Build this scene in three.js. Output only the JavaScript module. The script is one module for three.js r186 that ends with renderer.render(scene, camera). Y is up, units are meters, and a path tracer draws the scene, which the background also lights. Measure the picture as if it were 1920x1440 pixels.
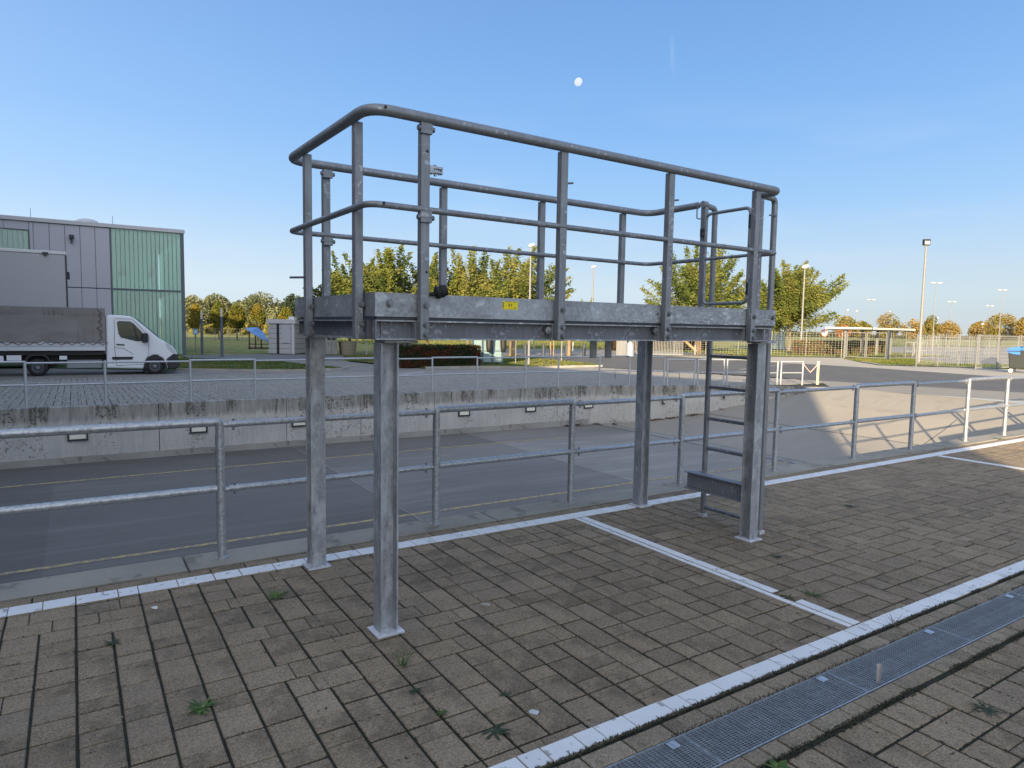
import * as THREE from 'three';
import { mergeGeometries } from 'three/addons/utils/BufferGeometryUtils.js';
import { RoundedBoxGeometry } from 'three/addons/geometries/RoundedBoxGeometry.js';

// ---------------------------------------------------------------- camera, sky, sun, exposure
// World: X runs along the yard's paving lines, Y is up, W (= -z) runs away across the loading ramp.
const EXPOSURE = 2.4;
const scene = new THREE.Scene();
const camera = new THREE.PerspectiveCamera(58.74, 4 / 3, 0.05, 4000);
const YAW = 0.571809, PITCH = -0.0825708, ROLL = 0.0167604;
{
  const sy = Math.sin(YAW), cy = Math.cos(YAW), sp = Math.sin(PITCH), cp = Math.cos(PITCH);
  const f = new THREE.Vector3(sy * cp, sp, -cy * cp), r = new THREE.Vector3(cy, 0, sy);
  const u = new THREE.Vector3().crossVectors(r, f);
  const up = u.clone().multiplyScalar(Math.cos(ROLL)).addScaledVector(r, -Math.sin(ROLL));
  camera.position.set(0, 1.65, 0); camera.up.copy(up); camera.lookAt(camera.position.clone().add(f));
  camera.updateMatrixWorld(true); camera.updateProjectionMatrix();
}
scene.add(camera);
const renderer = new THREE.WebGLRenderer({ antialias: true });
renderer.toneMapping = THREE.LinearToneMapping;
renderer.toneMappingExposure = EXPOSURE;
renderer.outputColorSpace = THREE.SRGBColorSpace;
renderer.shadowMap.enabled = true; renderer.shadowMap.type = THREE.PCFSoftShadowMap;
renderer.setSize(1024, 768);

const SUN_EL = 13 * Math.PI / 180;
const SUN_H = [-0.731, -0.682];                       // horizontal direction towards the sun (X, W): behind the camera, to the left
const sunDir = new THREE.Vector3(SUN_H[0] * Math.cos(SUN_EL), Math.sin(SUN_EL), -SUN_H[1] * Math.cos(SUN_EL)).normalize();
const sun = new THREE.DirectionalLight(new THREE.Color().setRGB(1, 0.80, 0.52), 4.6);
sun.name = 'sun'; sun.position.copy(sunDir).multiplyScalar(120).add(new THREE.Vector3(20, 0, -25)); sun.target.position.set(20, 0, -25);
sun.castShadow = true; sun.shadow.mapSize.set(4096, 4096); sun.shadow.radius = 1;
Object.assign(sun.shadow.camera, { left: -90, right: 90, top: 60, bottom: -60, near: 1, far: 320 });
scene.add(sun, sun.target);

function rng(seed) { let a = seed >>> 0; return () => { a = (a + 0x6D2B79F5) | 0; let t = Math.imul(a ^ (a >>> 15), 1 | a); t = (t + Math.imul(t ^ (t >>> 7), 61 | t)) ^ t; return ((t ^ (t >>> 14)) >>> 0) / 4294967296; }; }
const R0 = rng(20241);
const lerp = (a, b, t) => a + (b - a) * t, clamp = (x, a, b) => Math.min(b, Math.max(a, x));
const sstep = (a, b, x) => { const t = clamp((x - a) / (b - a), 0, 1); return t * t * (3 - 2 * t); };
const s2l = (c) => (c <= 0.04045 ? c / 12.92 : Math.pow((c + 0.055) / 1.055, 2.4));
const l2s = (c) => (c <= 0.0031308 ? c * 12.92 : 1.055 * Math.pow(c, 1 / 2.4) - 0.055);
// tileable value noise
function noiseField(seed) {
  const r = rng(seed), N = 256, T = new Float32Array(N * N); for (let i = 0; i < N * N; i++) T[i] = r();
  return (x, y, px, py) => {
    const xi = Math.floor(x), yi = Math.floor(y), fx = x - xi, fy = y - yi, sx = fx * fx * (3 - 2 * fx), sy = fy * fy * (3 - 2 * fy);
    const m = (v, p) => ((v % p) + p) % p, x0 = m(xi, px) & 255, x1 = m(xi + 1, px) & 255, y0 = (m(yi, py) & 255) * N, y1 = (m(yi + 1, py) & 255) * N;
    return lerp(lerp(T[y0 + x0], T[y0 + x1], sx), lerp(T[y1 + x0], T[y1 + x1], sx), sy);
  };
}
const NF = [1, 2, 3, 4, 5, 6].map((s) => noiseField(s * 77));
const fbm = (n, u, v, f, oct, fy = f) => { let a = 0, w = 0.5, s = 0, F = f, G = fy; for (let i = 0; i < oct; i++) { a += w * n(u * F, v * G, F, G); s += w; w *= 0.55; F *= 2; G *= 2; } return a / s; };

{ // the clear autumn morning sky, computed for every direction
  const w = 2048, h = 1024, data = new Float32Array(w * h * 4);
  const stops = [[-90, 120, 125, 130], [-6, 170, 178, 184], [0, 203, 216, 226], [3, 203, 224, 238], [6, 183, 214, 242], [10, 150, 198, 245], [15, 122, 180, 240], [20, 103, 165, 231], [25, 86, 150, 220], [32, 84, 143, 212], [45, 98, 148, 208], [90, 100, 142, 196]]
    .map(([e, ...c]) => [e, ...c.map((x) => s2l(x / 255))]);
  const d = new THREE.Vector3(), right = new THREE.Vector3(Math.cos(YAW), 0, Math.sin(YAW)), fwd = new THREE.Vector3(Math.sin(YAW), 0, -Math.cos(YAW));
  for (let j = 0; j < h; j++) {
    const el = ((j + 0.5) / h - 0.5) * Math.PI, ce = Math.cos(el), se = Math.sin(el), deg = el * 180 / Math.PI;
    let k = 0; while (k < stops.length - 2 && stops[k + 1][0] < deg) k++;
    const t = clamp((deg - stops[k][0]) / (stops[k + 1][0] - stops[k][0]), 0, 1);
    const c0 = [1, 2, 3].map((i) => lerp(stops[k][i], stops[k + 1][i], t));
    for (let i = 0; i < w; i++) {
      const az = ((i + 0.5) / w - 0.5) * 2 * Math.PI; d.set(Math.cos(az) * ce, se, Math.sin(az) * ce);
      let [r, g, b] = c0;
      const g0 = Math.acos(clamp(d.dot(sunDir), -1, 1)) * 180 / Math.PI;
      // forward scattering round the sun, and a broad sunward glow raised to lift the shaded ground
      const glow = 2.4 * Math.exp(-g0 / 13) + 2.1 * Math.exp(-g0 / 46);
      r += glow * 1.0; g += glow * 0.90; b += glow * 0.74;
      const lateral = d.dot(right), ahead = d.dot(fwd);
      if (deg > -2 && deg < 34) { // thin high haze: wisps low down and one short contrail
        const wisp = sstep(0.55, 0.8, fbm(NF[0], (i / w), (j / h), 24, 4, 64)) * sstep(0, 4, deg) * (1 - sstep(11, 20, deg)) * 0.10;
        r += wisp * (0.9 - r); g += wisp * (0.93 - g); b += wisp * (0.96 - b);
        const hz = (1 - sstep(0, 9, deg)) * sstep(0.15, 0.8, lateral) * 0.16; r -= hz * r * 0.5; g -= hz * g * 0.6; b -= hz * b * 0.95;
        const a = Math.atan2(lateral, ahead) * 180 / Math.PI;
        if (a > 8 && a < 16) { const tt = (deg - 19.2) / 3.2; if (tt > 0 && tt < 1) { const ac = 12.45 - 0.22 * tt + 0.5 * (0.5 - tt) ** 3; const s = Math.exp(-(((a - ac) / 0.11) ** 2)) * Math.sin(Math.PI * tt) * 0.085; r += s; g += s * 0.9; b += s * 0.7; } }
      }
      const o = (j * w + i) * 4; data[o] = r / EXPOSURE; data[o + 1] = g / EXPOSURE; data[o + 2] = b / EXPOSURE; data[o + 3] = 1;
    }
  }
  const t = new THREE.DataTexture(data, w, h, THREE.RGBAFormat, THREE.FloatType);
  t.mapping = THREE.EquirectangularReflectionMapping; t.magFilter = t.minFilter = THREE.LinearFilter; t.colorSpace = THREE.LinearSRGBColorSpace; t.needsUpdate = true;
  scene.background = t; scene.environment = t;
}

// ---------------------------------------------------------------- helpers
const used = {};
function numbered(n) { if (!(n in used)) { used[n] = 0; return n; } used[n]++; return n + '_' + String(used[n]).padStart(3, '0'); }
function tag(o, label, category, group) { if (label) o.userData.label = label; if (category) o.userData.category = category; if (group) o.userData.group = group; return o; }
function thing(name, label, category, [x, y, w] = [0, 0, 0], turn = 0, group) {
  const g = new THREE.Group(); g.name = numbered(name); g.position.set(x, y, -w); g.rotation.y = turn; scene.add(g); return tag(g, label, category, group);
}
function structure(name, label) { const g = new THREE.Group(); g.name = numbered(name); g.userData.kind = 'structure'; if (label) g.userData.label = label; scene.add(g); return g; }
function boxUV(g, off = 0) {
  const p = g.attributes.position, n = g.attributes.normal, uv = new Float32Array(p.count * 2);
  for (let i = 0; i < p.count; i++) {
    const ax = Math.abs(n.getX(i)), ay = Math.abs(n.getY(i)), az = Math.abs(n.getZ(i));
    let u, v; if (ay >= ax && ay >= az) { u = p.getX(i); v = p.getZ(i); } else if (ax >= az) { u = p.getZ(i); v = p.getY(i); } else { u = p.getX(i); v = p.getY(i); }
    uv[2 * i] = u + off * 1.37; uv[2 * i + 1] = v + off * 0.73;
  }
  g.setAttribute('uv', new THREE.BufferAttribute(uv, 2)); return g;
}
let meshCount = 0;
function part(name, geos, mat, parent, o = {}) {
  let list = (Array.isArray(geos) ? geos : [geos]).map((g) => { g = g.index ? g.toNonIndexed() : g; if (o.uv !== true) { for (const k of Object.keys(g.attributes)) if (!['position', 'normal', 'color'].includes(k)) g.deleteAttribute(k); } return g; });
  const g = list.length > 1 ? mergeGeometries(list) : list[0];
  if (o.uv !== true) boxUV(g, (meshCount * 0.618) % 1 * 7);
  meshCount++;
  const m = new THREE.Mesh(g, mat); m.name = name; m.castShadow = m.receiveShadow = true;
  if (o.stuff) m.userData.kind = 'stuff';
  if (o.label) m.userData.label = o.label;
  (parent || scene).add(m); return m;
}
const V = (x, y, w) => new THREE.Vector3(x, y, -w);
const box = (x0, x1, y0, y1, w0, w1) => { const g = new THREE.BoxGeometry(Math.abs(x1 - x0), Math.abs(y1 - y0), Math.abs(w1 - w0)); g.translate((x0 + x1) / 2, (y0 + y1) / 2, -(w0 + w1) / 2); return g; };
const rbox = (x0, x1, y0, y1, w0, w1, r = 0.004, s = 1) => { const a = Math.abs(x1 - x0), b = Math.abs(y1 - y0), c = Math.abs(w1 - w0); const g = new RoundedBoxGeometry(a, b, c, s, Math.min(r, a * 0.45, b * 0.45, c * 0.45)); g.translate((x0 + x1) / 2, (y0 + y1) / 2, -(w0 + w1) / 2); return g; };
function cyl(a, b, r, n = 12, r2 = r) { const d = b.clone().sub(a), g = new THREE.CylinderGeometry(r2, r, d.length(), n, 1); g.applyQuaternion(new THREE.Quaternion().setFromUnitVectors(new THREE.Vector3(0, 1, 0), d.clone().normalize())); g.translate((a.x + b.x) / 2, (a.y + b.y) / 2, (a.z + b.z) / 2); return g; }
// a bent pipe: straight runs with round elbows, closed ends
function pipe(pts, r, bend = 0.08, n = 12) {
  const P = [pts[0].clone()];
  for (let i = 1; i < pts.length - 1; i++) {
    const a = pts[i - 1].clone().sub(pts[i]), b = pts[i + 1].clone().sub(pts[i]), k = Math.min(bend, a.length() * 0.49, b.length() * 0.49); a.setLength(k); b.setLength(k);
    const A = pts[i].clone().add(a), B = pts[i].clone().add(b), M = bend > 0.02 ? 7 : 2;
    for (let j = 0; j <= M; j++) { const t = j / M; P.push(A.clone().multiplyScalar((1 - t) ** 2).addScaledVector(pts[i], 2 * t * (1 - t)).addScaledVector(B, t * t)); }
  }
  P.push(pts[pts.length - 1].clone());
  const pos = [], nor = []; let N = null; const rings = [];
  for (let i = 0; i < P.length; i++) {
    const T = P[Math.min(i + 1, P.length - 1)].clone().sub(P[Math.max(i - 1, 0)]).normalize();
    if (!N) { N = Math.abs(T.y) < 0.9 ? new THREE.Vector3(0, 1, 0) : new THREE.Vector3(1, 0, 0); }
    N = N.clone().addScaledVector(T, -N.dot(T)).normalize(); const B = new THREE.Vector3().crossVectors(T, N);
    rings.push(Array.from({ length: n }, (_, k) => { const a = k / n * 2 * Math.PI, d = N.clone().multiplyScalar(Math.cos(a)).addScaledVector(B, Math.sin(a)); return [P[i].clone().addScaledVector(d, r), d]; }));
  }
  const put = (v) => { pos.push(v[0].x, v[0].y, v[0].z); nor.push(v[1].x, v[1].y, v[1].z); };
  for (let i = 0; i < rings.length - 1; i++) for (let k = 0; k < n; k++) { const a = rings[i][k], b = rings[i][(k + 1) % n], c = rings[i + 1][(k + 1) % n], d = rings[i + 1][k]; [a, b, c, a, c, d].forEach(put); }
  for (const [ring, c, q, flip] of [[rings[0], P[0], P[1], 1], [rings[rings.length - 1], P[P.length - 1], P[P.length - 2], 0]]) {
    const nn = c.clone().sub(q).normalize(); for (let k = 0; k < n; k++) { const a = ring[k][0], b = ring[(k + 1) % n][0]; for (const v of flip ? [c, b, a] : [c, a, b]) { pos.push(v.x, v.y, v.z); nor.push(nn.x, nn.y, nn.z); } }
  }
  const g = new THREE.BufferGeometry(); g.setAttribute('position', new THREE.Float32BufferAttribute(pos, 3)); g.setAttribute('normal', new THREE.Float32BufferAttribute(nor, 3)); return g;
}
// a level sheet over a polygon of [X, W] points
function sheet(poly, y) {
  const yf = typeof y === 'function' ? y : () => y, c = poly.map(([x, w]) => new THREE.Vector2(x, -w)), tris = THREE.ShapeUtils.triangulateShape(c, []);
  const pos = [], nor = [], uv = [];
  for (const t of tris) {
    const a = t.map((i) => V(poly[i][0], yf(...poly[i]), poly[i][1])), n = new THREE.Vector3().crossVectors(a[1].clone().sub(a[0]), a[2].clone().sub(a[0])).normalize();
    if (n.y < 0) { a.reverse(); n.negate(); }
    for (const v of a) { pos.push(v.x, v.y, v.z); nor.push(n.x, n.y, n.z); uv.push(v.x, -v.z); }
  }
  const g = new THREE.BufferGeometry(); g.setAttribute('position', new THREE.Float32BufferAttribute(pos, 3)); g.setAttribute('normal', new THREE.Float32BufferAttribute(nor, 3)); g.setAttribute('uv', new THREE.Float32BufferAttribute(uv, 2)); return g;
}
// an outline in the X-Y plane, given thickness from w0 to w1
function slab(outline, w0, w1, bevel = 0, holes = []) {
  const sh = new THREE.Shape(outline.map(([x, y]) => new THREE.Vector2(x, y))); for (const h of holes) sh.holes.push(new THREE.Path(h.map(([x, y]) => new THREE.Vector2(x, y))));
  const g = new THREE.ExtrudeGeometry(sh, { depth: Math.abs(w1 - w0) - 2 * bevel, bevelEnabled: bevel > 0, bevelSize: bevel, bevelThickness: bevel, bevelOffset: -bevel, bevelSegments: 2, curveSegments: 8 }); g.translate(0, 0, -Math.max(w0, w1) + bevel); return g;
}
class MB { // gathers many small faces into one geometry
  constructor() { this.p = []; this.n = []; this.u = []; this.c = []; }
  tri(a, b, c, n, col) { const gx = (b[1] - a[1]) * (c[2] - a[2]) - (b[2] - a[2]) * (c[1] - a[1]), gy = (b[2] - a[2]) * (c[0] - a[0]) - (b[0] - a[0]) * (c[2] - a[2]), gz = (b[0] - a[0]) * (c[1] - a[1]) - (b[1] - a[1]) * (c[0] - a[0]); if (!n) { const l = Math.hypot(gx, gy, gz) || 1; n = [gx / l, gy / l, gz / l]; } else if (gx * n[0] + gy * n[1] + gz * n[2] < 0) [b, c] = [c, b]; for (const v of [a, b, c]) { this.p.push(v[0], v[1], v[2]); this.n.push(n[0], n[1], n[2]); this.u.push(v[3] ?? v[0], v[4] ?? v[2]); this.c.push(col[0], col[1], col[2]); } }
  quad(a, b, c, d, n, col) { this.tri(a, b, c, n, col); this.tri(a, c, d, n, col); }
  // a paving stone: flat top, chamfered rim, sides
  stone(x0, x1, w0, w1, y, ch, depth, col, tilt = [0, 0], off = [0, 0]) {
    const xm = (x0 + x1) / 2, wm = (w0 + w1) / 2, P = (x, yy, w) => [x, yy + (x - xm) * tilt[0] + (w - wm) * tilt[1], -w, x + off[0], w + off[1]];
    const a = [[x0 + ch, w0 + ch], [x1 - ch, w0 + ch], [x1 - ch, w1 - ch], [x0 + ch, w1 - ch]], b = [[x0, w0], [x1, w0], [x1, w1], [x0, w1]], N = [[0, 0.7, 0.7], [0.7, 0.7, 0], [0, 0.7, -0.7], [-0.7, 0.7, 0]], M = [[0, 0, 1], [1, 0, 0], [0, 0, -1], [-1, 0, 0]];
    const T = a.map(([x, w]) => P(x, y, w)), E = b.map(([x, w]) => P(x, y - ch * 0.8, w)), S = b.map(([x, w]) => P(x, y - depth, w));
    this.quad(T[0], T[1], T[2], T[3], [0, 1, 0], col);
    for (let i = 0; i < 4; i++) { const j = (i + 1) % 4; this.quad(E[i], E[j], T[j], T[i], N[i], col); if (depth > ch) this.quad(S[i], S[j], E[j], E[i], M[i], col); }
  }
  geo(color = true) { const g = new THREE.BufferGeometry(); g.setAttribute('position', new THREE.Float32BufferAttribute(this.p, 3)); g.setAttribute('normal', new THREE.Float32BufferAttribute(this.n, 3)); g.setAttribute('uv', new THREE.Float32BufferAttribute(this.u, 2)); if (color) g.setAttribute('color', new THREE.Float32BufferAttribute(this.c, 3)); return g; }
}
const G = (w) => -0.02 * clamp(w - 5, 0, 25);                        // the yard falls gently away from the camera, then levels
const FX = [-50, 4, 10, 15, 16.9, 17.7, 18.77, 19.4, 20.3, 21.0], FY = [-1.48, -1.45, -1.46, -1.5, -1.27, -1.12, -0.79, -0.56, -0.3, -0.12];
const ramp = (x) => { for (let i = 1; i < FX.length; i++) if (x <= FX[i]) return lerp(FY[i - 1], FY[i], (x - FX[i - 1]) / (FX[i] - FX[i - 1])); return FY[FY.length - 1]; };

// ---------------------------------------------------------------- textures and materials
function tex(w, h, fn, srgb = true, rep = 1) {
  const d = new Uint8Array(w * h * 4);
  for (let j = 0; j < h; j++) for (let i = 0; i < w; i++) { const c = fn((i + 0.5) / w, (j + 0.5) / h), o = (j * w + i) * 4; for (let k = 0; k < 3; k++) { const v = clamp(Array.isArray(c) ? c[k] : c, 0, 1); d[o + k] = Math.round((srgb ? l2s(v) : v) * 255); } d[o + 3] = 255; }
  const t = new THREE.DataTexture(d, w, h, THREE.RGBAFormat); t.wrapS = t.wrapT = THREE.RepeatWrapping; t.magFilter = THREE.LinearFilter; t.minFilter = THREE.LinearMipmapLinearFilter; t.generateMipmaps = true; t.anisotropy = 8;
  t.colorSpace = srgb ? THREE.SRGBColorSpace : THREE.NoColorSpace; t.repeat.set(Array.isArray(rep) ? rep[0] : rep, Array.isArray(rep) ? rep[1] : rep); t.needsUpdate = true; return t;
}
const std = (o) => new THREE.MeshStandardMaterial(Array.isArray(o.color) ? { ...o, color: new THREE.Color().setRGB(...o.color) } : o);
const phys = (o) => new THREE.MeshPhysicalMaterial(Array.isArray(o.color) ? { ...o, color: new THREE.Color().setRGB(...o.color) } : o);
const grainR = rng(5), grain = Float32Array.from({ length: 512 * 512 }, () => grainR()), gr = (u, v) => grain[((v * 512) & 511) * 512 + ((u * 512) & 511)];

const tPaver = tex(512, 512, (u, v) => { const b = fbm(NF[0], u, v, 5, 4), g = gr(u, v), s = g > 0.985 ? 0.25 : g < 0.03 ? -0.2 : 0, m = fbm(NF[4], u, v, 110, 2) - 0.5, st = sstep(0.56, 0.75, fbm(NF[2], u, v, 4, 4)), k = (0.60 + 0.30 * b + 0.34 * (g - 0.5) + 0.80 * m + s) * (1 - 0.26 * st); return [k, k * lerp(1.0, 1.02, b), k * lerp(0.95, 1.0, b)]; }, true, 1.6);
const tPaverB = tex(256, 256, (u, v) => 0.5 * gr(u, v) + 0.5 * fbm(NF[1], u, v, 40, 2), false, 3);
const paverTones = [[0.118, 0.095, 0.071], [0.128, 0.104, 0.079], [0.138, 0.111, 0.081], [0.146, 0.118, 0.088], [0.154, 0.125, 0.093], [0.164, 0.135, 0.101]].map((c) => c.map((x, i) => x * [1.92, 1.80, 1.66][i])), toneAt = (x, w, q) => clamp(Math.floor(7.5 * (fbm(NF[5], (x + 9) / 60, (w + 20) / 60, 50, 3) - 0.16) + 2.6 * (q - 0.5)), 0, 5);
const mPaver = paverTones.map((c) => std({ color: c.map((x) => x * 1.28), map: tPaver, bumpMap: tPaverB, bumpScale: 0.003, roughness: 0.95 }));
const mPaverMass = std({ color: [1.28, 1.28, 1.28], map: tPaver, bumpMap: tPaverB, bumpScale: 0.003, roughness: 0.95, vertexColors: true });
const brown = [[0.185, 0.147, 0.104], [0.165, 0.132, 0.094], [0.200, 0.162, 0.116]].map((c) => c.map((x) => x * 1.45));
const mEdging = brown.map((c) => std({ color: c.map((x) => x * 1.28), map: tPaver, bumpMap: tPaverB, bumpScale: 0.0018, roughness: 0.94 }));
const tSoil = tex(256, 256, (u, v) => { const b = fbm(NF[2], u, v, 12, 4), m = sstep(0.45, 0.65, fbm(NF[3], u, v, 6, 3)); return [lerp(0.024, 0.018, m) * (0.5 + b), lerp(0.021, 0.024, m) * (0.5 + b), lerp(0.016, 0.011, m) * (0.5 + b)]; }, true, 2);
const mSoil = std({ map: tSoil, bumpMap: tPaverB, bumpScale: 0.006, roughness: 1 });
const tPaint = tex(256, 256, (u, v) => { const b = fbm(NF[1], u, v, 4, 4), w = sstep(0.70, 0.82, fbm(NF[4], u, v, 20, 3)); const k = 0.70 + 0.16 * b - 0.4 * w; return [k, k * 0.995, k * 0.98]; }, true, 1.3);
const mPaint = std({ color: [0.92, 0.93, 0.95], map: tPaint, bumpMap: tPaverB, bumpScale: 0.001, roughness: 0.75 });

const tGalv = tex(512, 512, (u, v) => { const a = fbm(NF[0], u, v, 30, 3), b = fbm(NF[2], u, v, 8, 3), g = gr(u, v); const k = 0.62 + 0.24 * sstep(0.35, 0.68, a) + 0.20 * (b - 0.5) + 0.05 * (g - 0.5); return [k * 0.99, k, k * 1.015]; }, true, 2.2);
const tGalvR = tex(256, 256, (u, v) => 0.38 + 0.3 * fbm(NF[3], u, v, 24, 3), false, 2.2);
const mGalv = std({ color: [0.62, 0.635, 0.65], map: tGalv, roughnessMap: tGalvR, roughness: 0.85, metalness: 0.72 });
const mGalvFar = std({ color: [0.64, 0.655, 0.67], map: tGalv, roughness: 0.5, metalness: 0.5 });
const tOld = tex(512, 512, (u, v) => { const s = fbm(NF[1], u, v, 64, 3, 5), b = fbm(NF[0], u, v, 6, 5), sp = sstep(0.62, 0.75, fbm(NF[4], u, v, 48, 2)) * sstep(0.45, 0.6, fbm(NF[2], u, v, 5, 3)); const k = 0.42 + 0.28 * b + 0.22 * (s - 0.5) + 0.5 * sp + 0.05 * (gr(u, v) - 0.5); return [k * 0.985, k, k * 1.03]; }, true, 1.4);
const mOld = std({ color: [0.44, 0.45, 0.475], map: tOld, roughness: 0.55, metalness: 0.45 });
const mWebShaded = std({ color: [0.34, 0.345, 0.37], map: tOld, roughness: 0.6, metalness: 0.4 });  // beam webs: the shadow under the flanges is put into this darker colour
const mOldRail = std({ color: [0.48, 0.49, 0.505], map: tOld, roughness: 0.5, metalness: 0.45 });
const tKick = tex(1024, 256, (u, v) => { // scuffed plate: pale zinc bloom, runs and specks towards one end
  const b = fbm(NF[0], u, v, 24, 5, 1), runs = sstep(0.55, 0.75, fbm(NF[1], u, v, 90, 2, 3)) * sstep(0.4, 0.7, fbm(NF[3], u, v, 7, 2, 2)), specks = sstep(0.66, 0.74, fbm(NF[4], u, v, 128, 2, 24)) * sstep(0.35, 0.6, u) * (1 - 0.6 * v), sw = sstep(0.03, 0, Math.abs(fbm(NF[2], u, v, 9, 3, 2) - 0.52)) * sstep(0.6, 0.8, u);
  const k = 0.33 + 0.34 * b + 0.30 * (fbm(NF[3], u, v, 250, 3, 8) - 0.5) + 0.24 * runs + 0.42 * specks + 0.34 * sw + 0.05 * (gr(u * 2, v) - 0.5); return [k * 0.985, k, k * 1.025];
}, true, [0.28, 1]);
const mKick = std({ color: [0.74, 0.76, 0.785], map: tKick, roughness: 0.5, metalness: 0.45 });
const tBloom = tex(256, 512, (u, v) => { const a = fbm(NF[2], u, v, 7, 4, 10), s = fbm(NF[1], u, v, 30, 3, 6); const k = 0.50 + 0.17 * sstep(0.4, 0.66, a) + 0.26 * (s - 0.5) + 0.10 * (gr(u, v) - 0.5) - 0.10 * sstep(0.62, 0.74, fbm(NF[4], u, v, 40, 3, 60)) + 0.06 * sstep(0.6, 0.7, fbm(NF[0], u, v, 30, 3, 44)); return [k * 0.98, k, k * 1.03]; }, true, [2, 0.9]);
const mLeg = std({ color: [0.72, 0.735, 0.755], map: tBloom, roughness: 0.55, metalness: 0.35 });
const mBasePlate = std({ color: [1.0, 1.0, 1.03], map: tBloom, roughness: 0.8, metalness: 0.1 });
const mBolt = std({ color: [0.30, 0.31, 0.33], map: tGalv, roughness: 0.45, metalness: 0.6 });
const mBlack = std({ color: [0.018, 0.018, 0.02], roughness: 0.55 });
const mRubber = std({ color: [0.022, 0.022, 0.023], roughness: 0.8 });
const mDark = std({ color: [0.05, 0.055, 0.065], roughness: 0.5, metalness: 0.2 });

const tWall = tex(2048, 512, (u, v) => { // board-marked concrete with rain streaks; v runs from the foot to the coping
  const b = fbm(NF[0], u, v, 10, 4, 4), g = gr(u * 4, v), st = fbm(NF[1], u, v, 170, 3, 2), st2 = fbm(NF[4], u, v, 64, 3, 1), st3 = fbm(NF[5], u, v, 210, 2, 5), len = fbm(NF[2], u, v, 120, 3, 1), dirt = fbm(NF[3], u, v, 9, 3, 1);
  const band = sstep(0.70, 0.82, v + (len - 0.5) * 0.09 + (st3 - 0.5) * 0.06), drip = sstep(0.52, 0.70, st * 0.6 + st2 * 0.4 + (dirt - 0.5) * 0.35) * sstep(0.05 + 0.8 * (1 - len), 1.0, v) * (0.4 + 1.2 * (st3 - 0.2)), spots = sstep(0.63, 0.72, fbm(NF[3], u, v, 190, 2, 40)) * sstep(0.46, 0.62, dirt * 0.6 + st2 * 0.4), foot = (1 - sstep(0.02, 0.14, v + (b - 0.5) * 0.12 + (st - 0.5) * 0.06));
  const k = 0.60 + 0.16 * (b - 0.5) + 0.07 * (g - 0.5) + 0.12 * (st3 - 0.5) + 0.10 * (st2 - 0.5); let r = k, gg = k * 0.975, bl = k * 0.93;
  const d1 = clamp(band * (0.36 + 0.5 * (st3 - 0.42) + 0.4 * (st2 - 0.4)) + drip * 0.34 + spots * 0.55 + foot * (0.25 + 0.7 * (st2 - 0.3)), 0, 0.9);
  r = lerp(r, 0.080, d1); gg = lerp(gg, 0.070, d1); bl = lerp(bl, 0.054, d1); return [r, gg, bl];
}, true, [1 / 7.3, 1]);
const mWall = std({ color: [0.82, 0.80, 0.765], map: tWall, bumpMap: tPaverB, bumpScale: 0.002, roughness: 0.93 });
const tConc = tex(512, 512, (u, v) => { const b = fbm(NF[0], u, v, 4, 5), g = gr(u, v), s = sstep(0.64, 0.8, fbm(NF[2], u, v, 16, 3)); const k = 0.55 + 0.30 * (b - 0.5) + 0.12 * (g - 0.5) - 0.18 * s; return [k, k * 0.97, k * 0.91]; }, true, 0.45);
const mKerb = std({ color: [0.56, 0.53, 0.47], map: tConc, bumpMap: tPaverB, bumpScale: 0.004, roughness: 0.95 });
const mConcPale = std({ color: [0.62, 0.60, 0.56], map: tConc, roughness: 0.93 });
const tRamp = tex(1024, 1024, (u, v) => { // worn slab: fine grime drawn out along the lane, pale scuffs
  const b = fbm(NF[0], u, v, 3, 6), c = fbm(NF[1], u, v, 10, 5, 90), g = gr(u * 2, v * 2), sc = sstep(0.58, 0.74, fbm(NF[4], u, v, 6, 5, 40)); const k = 0.42 + 0.30 * (b - 0.5) + 0.10 * (c - 0.5) + 0.08 * (g - 0.5) + 0.07 * sc; return [k, k * 0.985, k * 0.955];
}, true, [1 / 14, 1 / 9]);
const mRampDark = std({ color: [0.30, 0.295, 0.295], map: tRamp, roughness: 0.72 });
const mRampGrey = std({ color: [0.56, 0.54, 0.50], map: tRamp, roughness: 0.85 });
const tPale = tex(512, 512, (u, v) => { const b = fbm(NF[0], u, v, 4, 5), c = fbm(NF[1], u, v, 3, 5, 40), g = gr(u, v), st = sstep(0.68, 0.8, fbm(NF[4], u, v, 9, 4)); const k = 0.60 + 0.12 * (b - 0.5) + 0.06 * (c - 0.5) + 0.07 * (g - 0.5) - 0.06 * st; return [k, k * 0.98, k * 0.94]; }, true, 0.2);
const mRampPale = std({ color: [0.49, 0.455, 0.40], map: tPale, roughness: 0.92 });
const tAsph = tex(512, 512, (u, v) => { const b = fbm(NF[0], u, v, 4, 4), g = gr(u, v); const k = 0.5 + 0.24 * (b - 0.5) + 0.36 * (g - 0.5); return [k, k * 0.99, k * 0.97]; }, true, 0.3);
const mAsphalt = std({ color: [0.21, 0.205, 0.20], map: tAsph, roughness: 0.92 });
const mLot = std({ color: [0.46, 0.44, 0.41], map: tAsph, roughness: 0.95 });
const mBand = std({ color: [0.46, 0.425, 0.37], map: tPale, roughness: 0.93 });
const mSidewalk = std({ color: [0.70, 0.64, 0.54], map: tPale, roughness: 0.93 });
const tYellow = tex(256, 256, (u, v) => { const w = sstep(0.42, 0.62, fbm(NF[3], u, v, 22, 4)); return [lerp(0.44, 0.24, w), lerp(0.34, 0.21, w), lerp(0.15, 0.17, w)]; }, true, 1);
const mYellow = std({ map: tYellow, roughness: 0.9 });
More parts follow.
